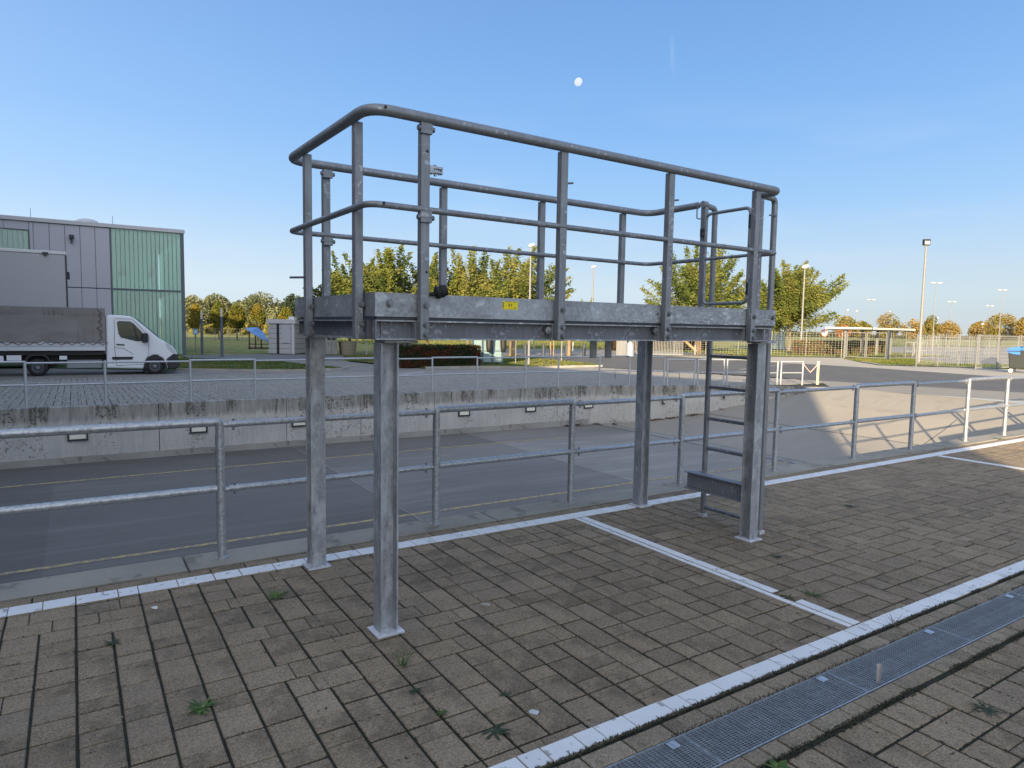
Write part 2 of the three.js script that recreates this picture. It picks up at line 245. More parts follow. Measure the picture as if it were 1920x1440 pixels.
const tGrass = tex(512, 512, (u, v) => { const b = fbm(NF[0], u, v, 6, 5), g = gr(u, v), d = sstep(0.45, 0.7, fbm(NF[2], u, v, 5, 4)); const k = 0.5 + 0.9 * (b - 0.5) + 0.5 * (g - 0.5); return [lerp(0.075, 0.13, d) * k * 2, lerp(0.105, 0.115, d) * k * 2, lerp(0.028, 0.05, d) * k * 2]; }, true, 0.2);
const mLawn = std({ color: [0.62, 0.80, 0.62], map: tGrass, roughness: 1 });
const mField = std({ color: [2.3, 1.75, 1.15], map: tGrass, roughness: 1 });
const mGrassBlade = std({ color: [1, 1, 1], vertexColors: true, roughness: 0.8, side: THREE.DoubleSide });
const mLeaf = phys({ color: [1, 1, 1], vertexColors: true, roughness: 0.85, transmission: 0.35, thickness: 0, specularIntensity: 0.3, side: THREE.DoubleSide });
const tBark = tex(128, 256, (u, v) => { const b = fbm(NF[1], u, v, 12, 4, 4); return [0.22 * b + 0.05, 0.18 * b + 0.04, 0.13 * b + 0.03]; }, true, [2, 1]);
const mBark = std({ map: tBark, roughness: 0.95 });
const mWood = std({ color: [0.50, 0.36, 0.22], map: tConc, roughness: 0.85 });
const mWhitePaint = std({ color: [0.74, 0.75, 0.77], roughness: 0.35 });
const mPole = std({ color: [0.30, 0.30, 0.29], map: tGalv, roughness: 0.6, metalness: 0.1 });
const mLampShell = std({ color: [0.56, 0.55, 0.52], roughness: 0.4 });
const mLens = std({ color: [0.84, 0.81, 0.66], roughness: 0.35 });
const mMesh = std({ color: [0.46, 0.46, 0.45], roughness: 0.55, metalness: 0.3 });

// ---------------------------------------------------------------- ground, ramp, yard, road
const inView = (x, y, w) => { const p = V(x, y, w).project(camera); return p.z < 1 && Math.abs(p.x) < 1.08 && Math.abs(p.y) < 1.12; };
const M0 = 0.1625, WALL = [[-9, 17.42], [14.3, 17.42], [15.0, 17.12], [15.67, 16.8], [16.72, 16.24], [17.58, 15.79], [18.44, 15.2], [19.25, 14.4], [20.0, 13.75], [20.6, 13.25], [21.0, 12.9]];
// courses of oblong and square stones laid on a module, dominoes split by dummy joints at a third
function layStones(x0, nx, w0, nw, seed, keep) {
  const r = rng(seed), taken = new Uint8Array(nx * nw), out = [];
  const put = (a, b, c, d, g) => out.push([a + g[0], b - g[1], c + g[2], d - g[3]]);
  const J = 0.0054, D = 0.0024;
  for (let j = 0; j < nw; j++) for (let i = 0; i < nx; i++) {
    if (taken[j * nx + i]) continue;
    const X = x0 + i * M0, W = w0 + j * M0;
    if (keep && !keep(X + M0 / 2, W + M0 / 2)) continue;
    const q = r(), jit = () => J * (0.75 + 0.5 * r());
    if (q < 0.50 && i + 1 < nx && !taken[j * nx + i + 1] && i % 4 !== 3) {
      taken[j * nx + i + 1] = 1; const s = X + M0 * 2 * (r() < 0.5 ? 1 / 3 : 2 / 3);
      if (r() < 0.88) { put(X, s, W, W + M0, [jit(), D, jit(), jit()]); put(s, X + 2 * M0, W, W + M0, [D, jit(), jit(), jit()]); } else put(X, X + 2 * M0, W, W + M0, [jit(), jit(), jit(), jit()]);
    } else if (q < 0.76 && j + 1 < nw && !taken[(j + 1) * nx + i]) {
      taken[(j + 1) * nx + i] = 1; const s = W + M0 * 2 * (r() < 0.5 ? 1 / 3 : 2 / 3);
      if (r() < 0.88) { put(X, X + M0, W, s, [jit(), jit(), jit(), D]); put(X, X + M0, s, W + 2 * M0, [jit(), jit(), D, jit()]); } else put(X, X + M0, W, W + 2 * M0, [jit(), jit(), jit(), jit()]);
    } else put(X, X + M0, W, W + M0, [jit(), jit(), jit(), jit()]);
  }
  return out;
}
{ // the paved apron
  const pave = structure('pavement', 'brown concrete block paving under the platform');
  part('bedding', [box(-9, 45, -0.4, -0.0048, -16, 1.6), box(-9, 45, -0.4, -0.0048, 1.9, 4.86), box(-9, 45, -0.4, -0.13, 1.58, 1.92)], mSoil, pave);
  const gx = 1.266 - 40 * M0, main = layStones(gx, 150, 2.30 - 2 * M0, 17, 11).map((s) => [...s, 0]);
  for (const s of main) if (s[3] > 4.74) s[3] = Math.max(s[3], 0);
  const last = []; { const r = rng(4); for (let x = gx; x < 18;) { const l = r() < 0.5 ? 0.2167 : 0.325; last.push([x + 0.004, x + l - 0.004, 4.7415, 4.846, 0]); x += l; } }
  const edge = []; { const r = rng(9); for (const [a, b] of [[1.866, 1.958], [1.553, 1.634]]) for (let x = -1; x < 14;) { const l = r() < 0.3 ? 0.108 : 0.2167; edge.push([x + 0.004, x + l - 0.003, a, b, 1]); x += l; } }
  const near = layStones(1.266 - 40 * M0 + 0.03, 110, 1.53 - 30 * M0, 30, 23).map((s) => [...s, 0]);
  let all = [...main, ...last, ...edge, ...near].filter((s) => inView((s[0] + s[1]) / 2, 0, (s[2] + s[3]) / 2) || Math.hypot(s[0], s[2]) < 0.2 || (s[0] > -1.2 && s[0] < 14 && s[2] > 1.2 && s[2] < 4.9));
  const size = (s) => { const p = V((s[0] + s[1]) / 2, 0, (s[2] + s[3]) / 2); return inView(p.x, 0, -p.z) ? (s[1] - s[0]) * (s[3] - s[2]) / Math.pow(p.distanceTo(camera.position), 3) : 0; };
  all = all.map((s) => [s, size(s)]).sort((a, b) => b[1] - a[1]).map((e) => e[0]);
  const cache = {}, r = rng(77), mass = new MB();
  all.forEach((s, k) => {
    const dx = s[1] - s[0], dw = s[3] - s[2], flat = s[2] > 4.55 || (s[2] > 1.95 && s[3] < 2.15), y = flat ? 0 : (r() - 0.5) * 0.003, tl = flat ? [0, 0] : [(r() - 0.5) * 0.008, (r() - 0.5) * 0.008], v = Math.floor(r() * 3);
    if (k < 300) {
      const key = dx.toFixed(2) + '_' + dw.toFixed(2) + '_' + v;
      if (!cache[key]) { const b = new MB(); b.stone(-dx / 2, dx / 2, -dw / 2, dw / 2, 0, 0.004, 0.03, [1, 1, 1], [0, 0], [v * 1.31 + dx * 3, v * 0.77 + dw * 5]); cache[key] = b.geo(false); }
      const m = new THREE.Mesh(cache[key], s[4] ? mEdging[Math.floor(r() * 3)] : mPaver[toneAt(s[0], s[2], r())]); m.name = numbered('paver'); m.castShadow = m.receiveShadow = true;
      m.position.set((s[0] + s[1]) / 2, y, -(s[2] + s[3]) / 2); m.rotation.set(-tl[1], 0, tl[0]); pave.add(m);
    } else { const c = s[4] ? brown[Math.floor(r() * 3)] : paverTones[toneAt(s[0], s[2], r())]; mass.stone(s[0], s[1], s[2], s[3], y, 0.004, 0.03, c, tl, [r() * 5, r() * 5]); }
  });
  part('paver', mass.geo(), mPaverMass, pave, { uv: true, stuff: true });
  // white bay lines, painted stone by stone
  const line = (label) => { const g = thing('bay_line', label, 'painted line'); return g; };
  const stripes = (g, x0, x1, w0, w1, along, seed, skip = () => false, gap = 0.005) => {
    const q = rng(seed); let a = along === 'x' ? x0 : w0; const end = along === 'x' ? x1 : w1;
    while (a < end - 0.02) { const l = [0.2167, 0.1083, 0.1625, 0.1625, 0.2167][Math.floor(q() * 5)], b = Math.min(a + l, end); if (!skip((a + b) / 2)) { const e = (q() - 0.5) * 0.004, g0 = gap * (0.6 + q()); part('painted_stone', along === 'x' ? rbox(a + g0 / 2, b - g0 / 2, -0.004, 0.0035, w0 + e, w1 + e, 0.0015) : rbox(x0 + e, x1 + e, -0.004, 0.0035, a + g0 / 2, b - g0 / 2, 0.0015), mPaint, g); } a = b; }
  };
  stripes(line('long white bay line along the kerb behind the platform legs'), -0.9, 13.4, 4.604, 4.735, 'x', 3);
  stripes(line('broad white bay line between the paving and the drain grating'), 0.9, 6.6, 1.985, 2.081, 'x', 5);
  const c = line('thin white line crossing the paving in two strips near the ladder');
  stripes(c, 3.680, 3.748, 2.09, 4.59, 'w', 7, (w) => w > 2.42 && w < 2.66, 0.004); stripes(c, 3.624, 3.664, 2.09, 4.0, 'w', 8, () => false, 0.003); stripes(c, 3.624, 3.664, 4.0, 4.59, 'w', 9, () => false, 0.004);
  stripes(line('thin white line crossing the far right of the paving'), 9.86, 9.96, 2.6, 4.59, 'w', 12);
}
{ // kerb and the near retaining wall under it
  const k = structure('kerb', 'rough concrete kerb carrying the galvanised railing');
  const segs = []; for (let x = -9; x < 20.6; x += 2.4) segs.push([x, Math.min(x + 2.4, 20.6)]);
  for (const [a, b] of segs) part('kerb_block', rbox(a + 0.004, b - 0.004, -0.3, 0.012, 4.852, 5.175, 0.012), mKerb, k);
  part('wall', box(-9, 20.6, -2.2, -0.3, 4.9, 5.165), mKerb, k);
}
{ // sunken ramp
  const f = structure('ramp_floor', 'worn concrete floor of the sunken loading ramp');
  const xs = [-9, -4, 0, 4, 7, 10, 12, 13.5, 15, 16, 16.9, 17.7, 18.77, 19.4, 20.3, 21.0];
  const far = (x) => { for (let i = 1; i < WALL.length; i++) if (x <= WALL[i][0]) return lerp(WALL[i - 1][1], WALL[i][1], (x - WALL[i - 1][0]) / (WALL[i][0] - WALL[i - 1][0])) + 0.15; return 12.9; };
  const strip = (w0, w1, a, b) => { const g = []; for (let i = 1; i < xs.length; i++) if (xs[i] > a && xs[i - 1] < b) { const x0 = Math.max(a, xs[i - 1]), x1 = Math.min(b, xs[i]); g.push(sheet([[x0, w0 ?? 5.1], [x1, w0 ?? 5.1], [x1, w1 ?? far(x1)], [x0, w1 ?? far(x0)]], (x) => ramp(x))); } return g; };
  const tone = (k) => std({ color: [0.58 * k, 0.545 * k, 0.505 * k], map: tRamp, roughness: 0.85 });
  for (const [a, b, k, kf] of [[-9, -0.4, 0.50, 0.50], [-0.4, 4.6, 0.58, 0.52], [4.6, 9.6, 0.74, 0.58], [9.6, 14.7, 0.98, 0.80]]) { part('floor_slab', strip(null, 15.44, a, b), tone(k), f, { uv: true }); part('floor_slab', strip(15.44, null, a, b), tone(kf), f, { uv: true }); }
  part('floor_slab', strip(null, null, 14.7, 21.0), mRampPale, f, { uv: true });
  for (const [w, l] of [[10.15, 'faded yellow line on the ramp nearest the kerb'], [15.5, 'faded yellow line on the ramp below the far wall']]) {
    const y = thing('lane_line', l, 'painted line'), g = []; for (let i = 1; i < xs.length - 1; i++) { const wob = (x) => (x > 15 && w > 12 ? -(x - 15) * 0.62 : 0); if (xs[i] > (w > 12 ? 13 : 15.5)) break; g.push(sheet([[xs[i - 1], w - 0.05 + wob(xs[i - 1])], [xs[i], w - 0.05 + wob(xs[i])], [xs[i], w + 0.05 + wob(xs[i])], [xs[i - 1], w + 0.05 + wob(xs[i - 1])]], (x) => ramp(x) + 0.004)); }
    part('stripe', g, mYellow, y, { uv: true });
  }
  const seal = (x0, x1, w0, w1) => sheet([[x0, w0], [x1, w0], [x1, w1], [x0, w1]], (x) => ramp(x) + 0.004);
  for (const x of [4.6, 9.6]) part('joint_seal', seal(x, x + 0.016, 5.2, 17.4), mConcPale, f, { uv: true });
  part('joint_seal', seal(17.72, 17.745, 5.2, 15.6), mDark, f, { uv: true });
  part('joint_seal', [seal(15.1, 16.9, 8.6, 8.62), seal(16.9, 17.7, 8.6, 8.62), seal(17.745, 18.77, 8.6, 8.62), seal(18.77, 19.4, 8.6, 8.62)], mDark, f, { uv: true });
  // slot drain across the foot of the slope
  const d = thing('slot_drain', 'dark twin-slot drain channel crossing the foot of the ramp', 'drain', [14.7, -1.5, 5.3]);
  part('cover', box(-0.19, 0.19, -0.06, 0.010, 0, 11.9), mRampGrey, d); part('slot', [box(-0.235, -0.195, -0.06, 0.008, 0, 11.9), box(0.195, 0.235, -0.06, 0.008, 0, 11.9)], mBlack, d);
  const e = thing('wall_drain', 'black floor grating at the foot of the ramp wall', 'drain', [-0.7, -1.475, 17.05]);
  part('frame', box(-0.9, 0.9, -0.03, 0.012, -0.12, 0.12), mBlack, e); part('bar', Array.from({ length: 20 }, (_, i) => box(-0.85 + i * 0.087, -0.82 + i * 0.087, 0.012, 0.02, -0.1, 0.1)), mDark, e, { stuff: true });
}
{ // far retaining wall with recessed lights
  const wall = thing('retaining_wall', 'long streaked concrete wall of the ramp with small recessed lights', 'wall');
  const face = [[-9, 1.6], [1.6, 4.47], [4.47, 6.42], [6.42, 8.6], [8.6, 12.96], [12.96, 14.3]].map(([a, b]) => [[a, 17.42], [b, 17.42]]);
  for (let i = 1; i < WALL.length - 1; i++) face.push([WALL[i], WALL[i + 1]]);
  let s0 = 0;
  for (const [A, B] of face) {
    const len = Math.hypot(B[0] - A[0], B[1] - A[1]), n = [-(B[1] - A[1]) / len, (B[0] - A[0]) / len], straight = A[1] === 17.42 && B[1] === 17.42, g = straight ? 0.008 : 0;
    const ux = (B[0] - A[0]) / len, uw = (B[1] - A[1]) / len, a = [A[0] + ux * g, A[1] + uw * g], b = [B[0] - ux * g, B[1] - uw * g], K = Math.max(1, Math.ceil(len / 1.2)), mb = new MB();
    for (let k = 0; k < K; k++) {
      const P = (t) => [lerp(a[0], b[0], t), lerp(a[1], b[1], t)], p = P(k / K), q = P((k + 1) / K), yt = (c) => G(c[1]) + 0.03, yb = (c) => ramp(c[0]) - 0.06, u0 = s0 + len * k / K, u1 = s0 + len * (k + 1) / K;
      const H = (c) => (yt(c) - yb(c)) / 1.33, nn = [-n[0], 0, n[1]];
      const pt = [p[0], yt(p), -p[1], u0, 1], qt = [q[0], yt(q), -q[1], u1, 1], pb = [p[0], yb(p), -p[1], u0, 1 - H(p)], qb = [q[0], yb(q), -q[1], u1, 1 - H(q)];
      mb.quad(pb, qb, qt, pt, nn, [1, 1, 1]);
      const o = 0.26, pB = [p[0] + n[0] * o, yt(p), -(p[1] + n[1] * o), u0, 0.99], qB = [q[0] + n[0] * o, yt(q), -(q[1] + n[1] * o), u1, 0.99];
      mb.quad(pt, qt, qB, pB, [0, 1, 0], [1, 1, 1]);
      const pBb = [pB[0], yb(p), pB[2], u0, 0], qBb = [qB[0], yb(q), qB[2], u1, 0]; mb.quad(qBb, pBb, pB, qB, [n[0], 0, -n[1]], [1, 1, 1]);
      for (const [e, f2, g2, h2, on] of [[pb, pt, pB, pBb, k === 0], [qb, qt, qB, qBb, k === K - 1]]) if (on) mb.quad(e, f2, g2, h2, [ux * (e === pb ? -1 : 1), 0, -uw * (e === pb ? -1 : 1)], [0.5, 0.5, 0.5]);
    }
    part('wall_panel', mb.geo(false), mWall, wall, { uv: true }); s0 += len;
  }
  part('plinth', [box(-9, 14.2, -1.6, -1.30, 17.39, 17.44)], mConcPale, wall);
  const lightAt = (x, y, w, ang) => {
    const L = new THREE.Group(); L.name = 'wall_light'; L.position.set(x, y, -w); L.rotation.y = ang; wall.add(L);
    part('frame', [box(-0.19, 0.19, 0.062, 0.085, -0.03, 0.02), box(-0.19, 0.19, -0.085, -0.062, -0.03, 0.02), box(-0.19, -0.165, -0.062, 0.062, -0.03, 0.02), box(0.165, 0.19, -0.062, 0.062, -0.03, 0.02)], mDark, L);
    part('lens', rbox(-0.155, 0.155, -0.05, 0.055, -0.02, 0.02, 0.01), mLens, L);
  };
  for (const x of [-2.4, 0.02, 2.43, 4.78, 7.16, 9.55, 11.9, 14.2]) lightAt(x, -0.87, 17.40, 0);
  lightAt(16.55, -0.72, 16.31, 0.50); lightAt(18.3, -0.50, 15.28, 0.60);
}
{ // yard paving beyond the ramp, laid stone by stone as far as single stones can be told apart
  const yard = structure('yard', 'grey block-paved yard beyond the ramp');
  const back = (pts) => pts.map(([x, w], i) => [x, w + 0.25]);
  const edge = back(WALL.slice(0, -1)).concat([[21, 13.1]]);
  part('bedding', sheet([...edge, [24.6, 13.1], [24.8, 30], [-9, 30]], (x, w) => G(w) - 0.012), mSoil, yard, { uv: true });
  const far = (x) => { for (let i = 1; i < edge.length; i++) if (x <= edge[i][0]) return lerp(edge[i - 1][1], edge[i][1], (x - edge[i - 1][0]) / (edge[i][0] - edge[i - 1][0])); return 13.1; };
  const mb = new MB(), r = rng(31), nx = 150, x0 = -4;
  const tones = [[0.29, 0.272, 0.25], [0.305, 0.286, 0.262], [0.275, 0.258, 0.24], [0.30, 0.276, 0.246]];
  for (let j = 0; j < 46; j++) for (let i = 0; i < 88; i++) {
    const off = j % 2 ? 0.16 : 0, X = x0 + i * 0.325 + off, W = 15.0 + j * 0.325;
    if (W + 0.33 > 30 || W < far(X) || W < far(X + 0.325) || X > 24.3 || !inView(X, G(W), W)) continue;
    const sp = 0.325 * (r() < 0.5 ? 0.5 : 0.667);
    for (const [a, b] of [[0, sp], [sp, 0.325]]) mb.stone(X + a + 0.008, X + b - 0.008, W + 0.004, W + 0.321, G(W + 0.16) + (r() - 0.5) * 0.004, 0.006, 0.012, tones[Math.floor(r() * 4)], [0, -0.02], [r() * 5, r() * 5]);
  }
  part('paver', mb.geo(), mPaverMass, yard, { uv: true, stuff: true });
  part('paving', sheet([[-9, 30], [24.8, 30], [24.8, 30.4], [20, 30.2], [15, 31.2], [13.9, 36], [13.5, 39.4], [10.2, 41], [10.4, 36.8], [11.3, 33.5], [11.4, 32.6], [10.7, 31.6], [8.8, 30.9], [6.8, 31.6], [3.8, 33.4], [3.4, 36], [-9, 38]], -0.503), std({ color: [0.40, 0.385, 0.37], map: tConc, roughness: 0.95 }), yard, { uv: true });
  const y = thing('yard_line', 'thin white line on the yard in front of the truck', 'painted line');
  part('stripe', [sheet([[-3, 27.9], [7.3, 26.4], [12.1, 27.1], [12.1, 27.2], [7.3, 26.5], [-3, 28.02]], (x, w) => G(w) + 0.008), sheet([[12.0, 27.15], [13.7, 28.8], [13.62, 28.88], [11.92, 27.22]], (x, w) => G(w) + 0.008)], mPaint, y, { uv: true });
}
{ // road, bands, terrain
  const road = structure('road', 'grey asphalt road past the head of the ramp');
  part('asphalt', [sheet([[24.6, 5], [40, 5], [33.9, 12.6], [35.3, 14.7], [36.8, 17.7], [39.1, 21.9], [41, 26.7], [41.6, 30], [24.8, 30], [25.2, 18.8], [24.5, 15.9]], (x, w) => G(w)), sheet([[24.6, -16], [60, -16], [40, 5], [24.6, 5]], 0), sheet([[24.8, 30], [41.6, 30], [41.7, 33], [41.6, 42.4], [38.2, 41.2], [28, 44], [27.4, 43.1], [27.4, 36.3], [26.9, 32.2], [25.4, 30]], -0.5)], mAsphalt, road, { uv: true });
  part('line', [sheet([[25.8, 13.9], [28.3, 12.4], [28.3, 12.7], [25.8, 14.2]], (x, w) => G(w) + 0.005), sheet([[30, 24], [40.5, 28.4], [40.5, 28.6], [30, 24.2]], (x, w) => G(w) + 0.005)], mConcPale, road, { uv: true });
  const band = structure('ramp_head', 'pale concrete strip between the ramp and the road');
  part('strip', [sheet([[20.95, 5], [24.6, 5], [24.5, 15.9], [24.55, 13.1], [20.95, 13.1]], (x, w) => G(w) - 0.001), sheet([[13.6, -16], [24.6, -16], [24.6, 5], [20.6, 5], [20.6, 4.86], [13.6, 4.86]], 0.0)], mBand, band, { uv: true });
  const walk = structure('sidewalk', 'pale sidewalk between the road and the grass');
  part('paving', [sheet([[40, 5], [48, 5], [44.7, 19.3], [44.9, 20.9], [43.7, 24.2], [48.9, 28.5], [50.7, 30], [41.6, 30], [41, 26.7], [39.1, 21.9], [36.8, 17.7], [35.3, 14.7], [33.9, 12.6]], (x, w) => G(w)), sheet([[41.6, 30], [50.7, 30], [54, 32.9], [56.5, 34.4], [54, 36.5], [51, 38], [41.6, 42.4], [41.7, 33]], -0.5)], mSidewalk, walk, { uv: true });
  part('kerbstone', [sheet([[44.9, 19.2], [45.1, 19.2], [45.0, 21], [44.2, 24.2], [49.2, 28.4], [48.9, 28.6], [43.7, 24.2], [44.7, 21]], (x, w) => G(w) + 0.05)], mConcPale, walk, { uv: true });
  const land = structure('field', 'dry autumn grassland running to the horizon');
  const base = -0.06;
  part('ground', [sheet([[24.7, 5], [900, 5], [900, 30], [24.7, 30]], (x, w) => G(w) + base), sheet([[24.7, -300], [900, -300], [900, 5], [24.7, 5]], base), sheet([[-900, 30], [900, 30], [900, 1500], [-900, 1500]], -0.5 + base), sheet([[-900, -300], [-9, -300], [-9, 30], [-900, 30]], -0.5 + base), sheet([[-9, -300], [24.7, -300], [24.7, -15.9], [-9, -15.9]], base)], mField, land, { uv: true });
  const mid = structure('side_drive', 'grey paved drive behind the lawns');
  part('paving', [sheet([[27.4, 43.3], [38.2, 41.3], [51, 38.4], [51.6, 55.5], [36.1, 56.9], [27.6, 50], [27, 45]], -0.515)], mLot, mid, { uv: true });
  const lot = structure('car_park', 'grey paved parking area behind the mesh fence');
  part('paving', [sheet([[60, 30], [150, 30], [170, 60], [75, 62], [73, 36.5], [60, 33.5]], -0.52), sheet([[52, 12], [150, 12], [150, 30], [62, 30], [52, 24]], (x, w) => G(w) - 0.03)], mLot, lot, { uv: true });
  const lawn = structure('lawn', 'mown green lawn');
  part('turf', [sheet([[3.8, 33.4], [6.8, 31.6], [8.8, 30.9], [10.7, 31.6], [11.4, 32.6], [11.3, 33.5], [10.4, 36.8], [10, 39.7], [8.8, 42.5], [5.5, 44.5], [-3, 46], [-3, 38]], -0.47), sheet([[13.7, 39.4], [14.3, 36], [14.9, 31.3], [18.2, 31.2], [20.1, 30.1], [25.4, 30.1], [26.9, 32.2], [27.4, 36.3], [27.4, 43], [20, 46], [16, 47]], -0.47)], mLawn, lawn, { uv: true });
  part('kerbstone', [[[3.8, 33.4], [6.8, 31.6]], [[6.8, 31.6], [8.8, 30.9]], [[8.8, 30.9], [10.7, 31.6]], [[10.7, 31.6], [11.4, 32.6]], [[14.9, 31.25], [18.2, 31.12]], [[18.2, 31.12], [20.1, 30.0]], [[20.1, 30.0], [25.4, 30.0]]].map(([a, b]) => { const L = Math.hypot(b[0] - a[0], b[1] - a[1]), g = new THREE.BoxGeometry(L, 0.22, 0.12); g.rotateY(Math.atan2(b[1] - a[1], b[0] - a[0])); g.translate((a[0] + b[0]) / 2, -0.5, -(a[1] + b[1]) / 2); return g; }), mConcPale, lawn);
  const path = structure('path', 'dark tarmac path behind the lawn');
  part('paving', sheet([[5.8, 44.8], [8.8, 42.7], [10.2, 41], [13.5, 39.5], [16, 47], [13.5, 49.3], [10.4, 49.8], [5.8, 48.5]], -0.505), std({ color: [0.30, 0.30, 0.31], map: tAsph, roughness: 0.9 }), path, { uv: true });
  const verge = structure('verge', 'sunlit grass verge beside the sidewalk');
  part('turf', [sheet([[45.1, 19.2], [47, 12], [52, 12], [52, 24], [60, 30], [50.7, 29.9], [49.2, 28.3], [44.2, 24.2], [45, 21]], (x, w) => G(w) + 0.02), sheet([[50.7, 30], [60, 30], [61, 31.4], [58.6, 32.9], [55, 32.5]], -0.47), sheet([[42, 42.6], [51, 38.2], [54, 36.7], [57, 36], [75, 34], [80, 46], [51.6, 60], [51.5, 39.5]], -0.47)], std({ color: [1.7, 1.75, 0.9], map: tGrass, roughness: 1 }), verge, { uv: true });
}
// ---------------------------------------------------------------- the warehouse that shades the yard (left of and behind the camera)
{
  const b = thing('warehouse', 'long grey warehouse whose shadow covers the loading yard', 'building', [-8, 0, 8]);
  const mClad = std({ color: [0.62, 0.61, 0.59], map: tConc, roughness: 0.7 }), mBigClad = mClad;
  part('wall', box(-14, 0, -1.6, 8.75, -21.0, 20), mClad, b);
  part('roof_edge', box(-14.1, 0.08, 8.75, 8.87, -21.05, 20.1), mDark, b);
  for (const w of [-1.2, 3.2, 7.4]) part('dock_door', rbox(0.0, 0.12, -0.3, 2.9, w, w + 3, 0.02), mDark, b);
  const h = thing('added_shade_hall', 'unseen tall grey hall added to shade the glass building and the hut', 'building', [-8, -0.5, 39]);  // added out of view to keep the glass building and hut in shade
  part('wall', box(-16, 0, -0.2, 13.6, -12, 10.5), mBigClad, h); part('roof_edge', box(-16.1, 0.1, 13.6, 13.75, -12.1, 10.6), mDark, h);
  const st = thing('added_shade_store', 'unseen grey hall added to shade the clipped trees', 'building', [-8.5, -0.5, 72]); part('wall', box(-16, 0, -0.2, 10.6, -8, 10), mBigClad, st); part('roof_edge', box(-16.1, 0.1, 10.6, 10.75, -8.1, 10.1), mDark, st);  // unseen block, added so its shadow covers the lower clipped trees
  const k = thing('concrete_block', 'low concrete block set on the kerb', 'block', [15.7, 0.012, 5.02]);
  part('body', rbox(-1.05, 2.5, 0, 0.22, -0.12, 0.12, 0.02), mConcPale, k);
}
// ---------------------------------------------------------------- near railing
{
  const RW = 5.0, rr = 0.0245, pr = 0.030, T = 1.0, Mid = 0.505;
  const f = thing('railing', 'galvanised tube railing along the kerb behind the platform', 'railing', [5, 0.012, RW]);
  const L = (x, y) => new THREE.Vector3(x - 5, y - 0.012, 0);
  const frames = [[-0.62, 0.83], [2.487, 3.89], [5.34, 6.917], [8.547, 9.963], [11.578, 12.91], [14.3, 15.6], [15.75, 17.1], [17.25, 18.6]];
  frames.forEach(([a, b], i) => {
    part('top_rail', pipe([L(a, T - 0.12), L(a, T - pr), L(b, T - pr), L(b, T - 0.12)], pr - 0.0015, 0.018, 18), mGalv, f);
    for (const x of [a, b]) { part('post', cyl(L(x, 0.005), L(x, T - 0.115), pr, 18), mGalv, f); part('foot_plate', cyl(L(x, 0.012), L(x, 0.02), pr + 0.012, 14), mGalv, f); }
    part('middle_rail', cyl(L(a + pr * 0.8, Mid), L(b - pr * 0.8, Mid), rr + 0.002, 16), mGalv, f);
    const nx = frames[i + 1]; if (!nx) return;
    for (const [y, nm] of [[T - rr * 2.0, 'link_rail'], [Mid - 0.006, 'link_rail']]) {
      part(nm, cyl(L(b + 0.055, y), L(nx[0] - 0.055, y), 0.0212, 16), mGalv, f);
      for (const [x, s] of [[b, 1], [nx[0], -1]]) {
        const c = part('connector', [cyl(L(x + s * 0.02, y - 0.004), L(x + s * 0.085, y - 0.004), 0.0165, 10), cyl(L(x + s * 0.075, y), L(x + s * 0.125, y), 0.0245, 14)], mGalv, f);
        part('bolt', [cyl(L(x + s * 0.09, y - 0.042), L(x + s * 0.09, y + 0.036), 0.005, 6), cyl(L(x + s * 0.09, y - 0.042), L(x + s * 0.09, y - 0.032), 0.01, 6), cyl(L(x + s * 0.09, y + 0.026), L(x + s * 0.09, y + 0.034), 0.01, 6)], mBolt, c);
      }
    }
  });
}
